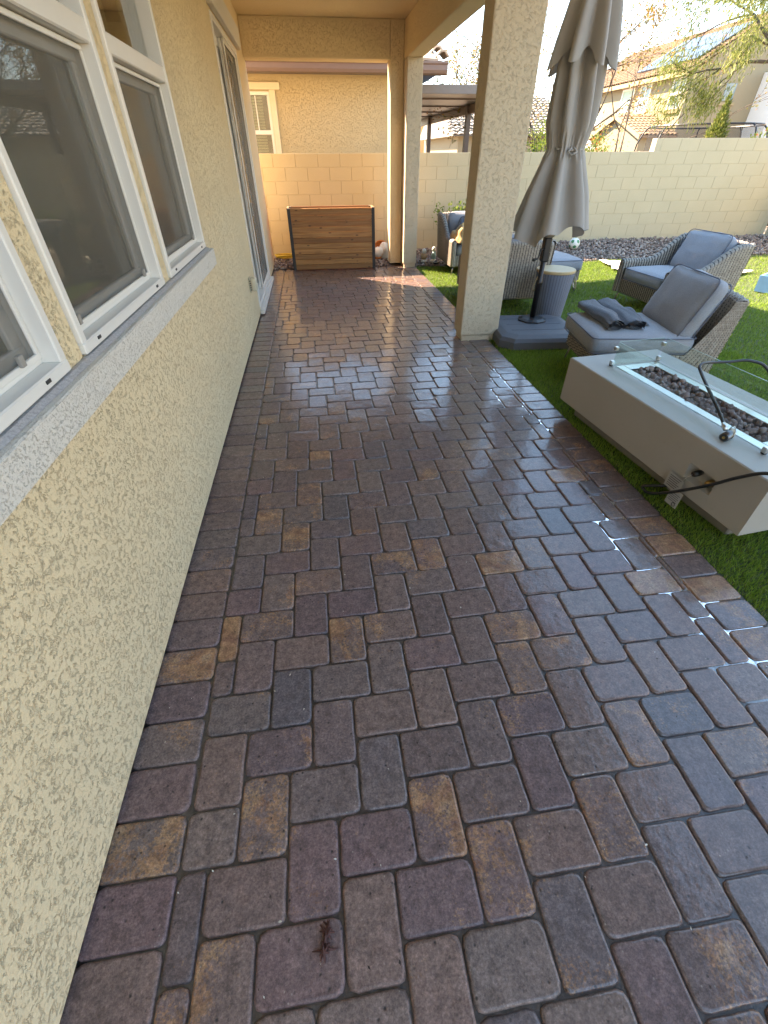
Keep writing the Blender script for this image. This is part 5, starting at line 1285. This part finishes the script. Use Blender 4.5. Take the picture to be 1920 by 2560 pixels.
# things on the loveseat
M['tan_blanket'] = plain('tan_blanket', (0.50, 0.33, 0.16), .9, var=.4, scale=14)
def heap(name, label, cat, loc, r, mat, seed):
    t = thing(name, label, cat, loc)
    def fn(u, v):
        a = 2*math.pi*u; ph_ = math.pi/2*v; k = 1+.35*noise.noise(Vector((math.cos(a)*1.4+seed, math.sin(a)*1.4, v*2))) + .12*noise.noise(Vector((math.cos(a)*4, math.sin(a)*4+seed, v*5)))
        return (r[0]*math.cos(a)*math.cos(ph_)*k, r[1]*math.sin(a)*math.cos(ph_)*k, r[2]*math.sin(ph_)*k)
    MB().grid(fn, 48, 18, True).build('folds', mat, t, False, True)
heap('tan_blanket', 'bunched tan and white blanket on the loveseat arm', 'blanket', (2.44, 8.22, .47), (.16, .20, .22), M['tan_blanket'], 3)
heap('grey_cover_heap', 'bunched dark grey cover behind the tan blanket on the loveseat', 'furniture cover', (2.62, 8.55, .43), (.26, .24, .34), M['cover'], 8)
# ------------------------------------------------------------------ debris on the pavers
tw = thing('dry_twig', 'reddish dried seed twig lying on a near paver', 'twig', (-.128, .195, .0))
M['twig'] = plain('red_twig', (0.075, 0.018, 0.012), .6, var=.4, scale=200)
b_ = MB(); rr = random.Random(9)
for k in range(26):
    f = rr.random(); p = Vector((-.010+.012*f+rr.gauss(0, .004), -.028+.058*f, .006+rr.uniform(-.002, .006))); d = Vector((rr.gauss(0, .008), rr.gauss(0, .010), rr.uniform(-.002, .006)))
    b_.tube([p-d*1.2, p, p+d*1.2], [.0014, .0040, .0016], 5)
b_.build('seed_cluster', M['twig'], tw, False, True)
MB().tube([(-.020, -.042, .002), (-.012, -.022, .006), (0, .005, .007), (.004, .032, .004)], [.0008, .0013, .0014, .0008], 5).build('stem', M['twig'], tw, False, True)
crumb = MB(); rr = random.Random(12)
for k in range(420):
    x = rr.uniform(-.7, 1.75); y = rr.uniform(.05, 3.2); s = rr.uniform(.0010, .0030); a = rr.uniform(0, 6.28); c_, s_ = math.cos(a)*s*rr.uniform(1, 2.4), math.sin(a)*s*rr.uniform(1, 2.4)
    crumb.add([(x-c_, y-s_, .0012), (x+s_*.5, y-c_*.5, .0016), (x+c_, y+s_, .0012), (x-s_*.5, y+c_*.5, .0020)], [(0, 1, 2, 3)])
def crumb_mat():
    t = NT('debris'); r = t.n('NewGeometry').outputs['Random Per Island']
    t.bsdf(Base__Color=t.ramp(r, [(0, (0.03, 0.02, 0.016)), (0.55, (0.08, 0.05, 0.035)), (0.7, (0.5, 0.42, 0.32)), (1, (0.7, 0.66, 0.58))]), Roughness=.9); return t.m
tag(crumb.build('debris', crumb_mat()), 'fine leaf crumbs and grit scattered over the pavers', 'debris', kind='stuff')
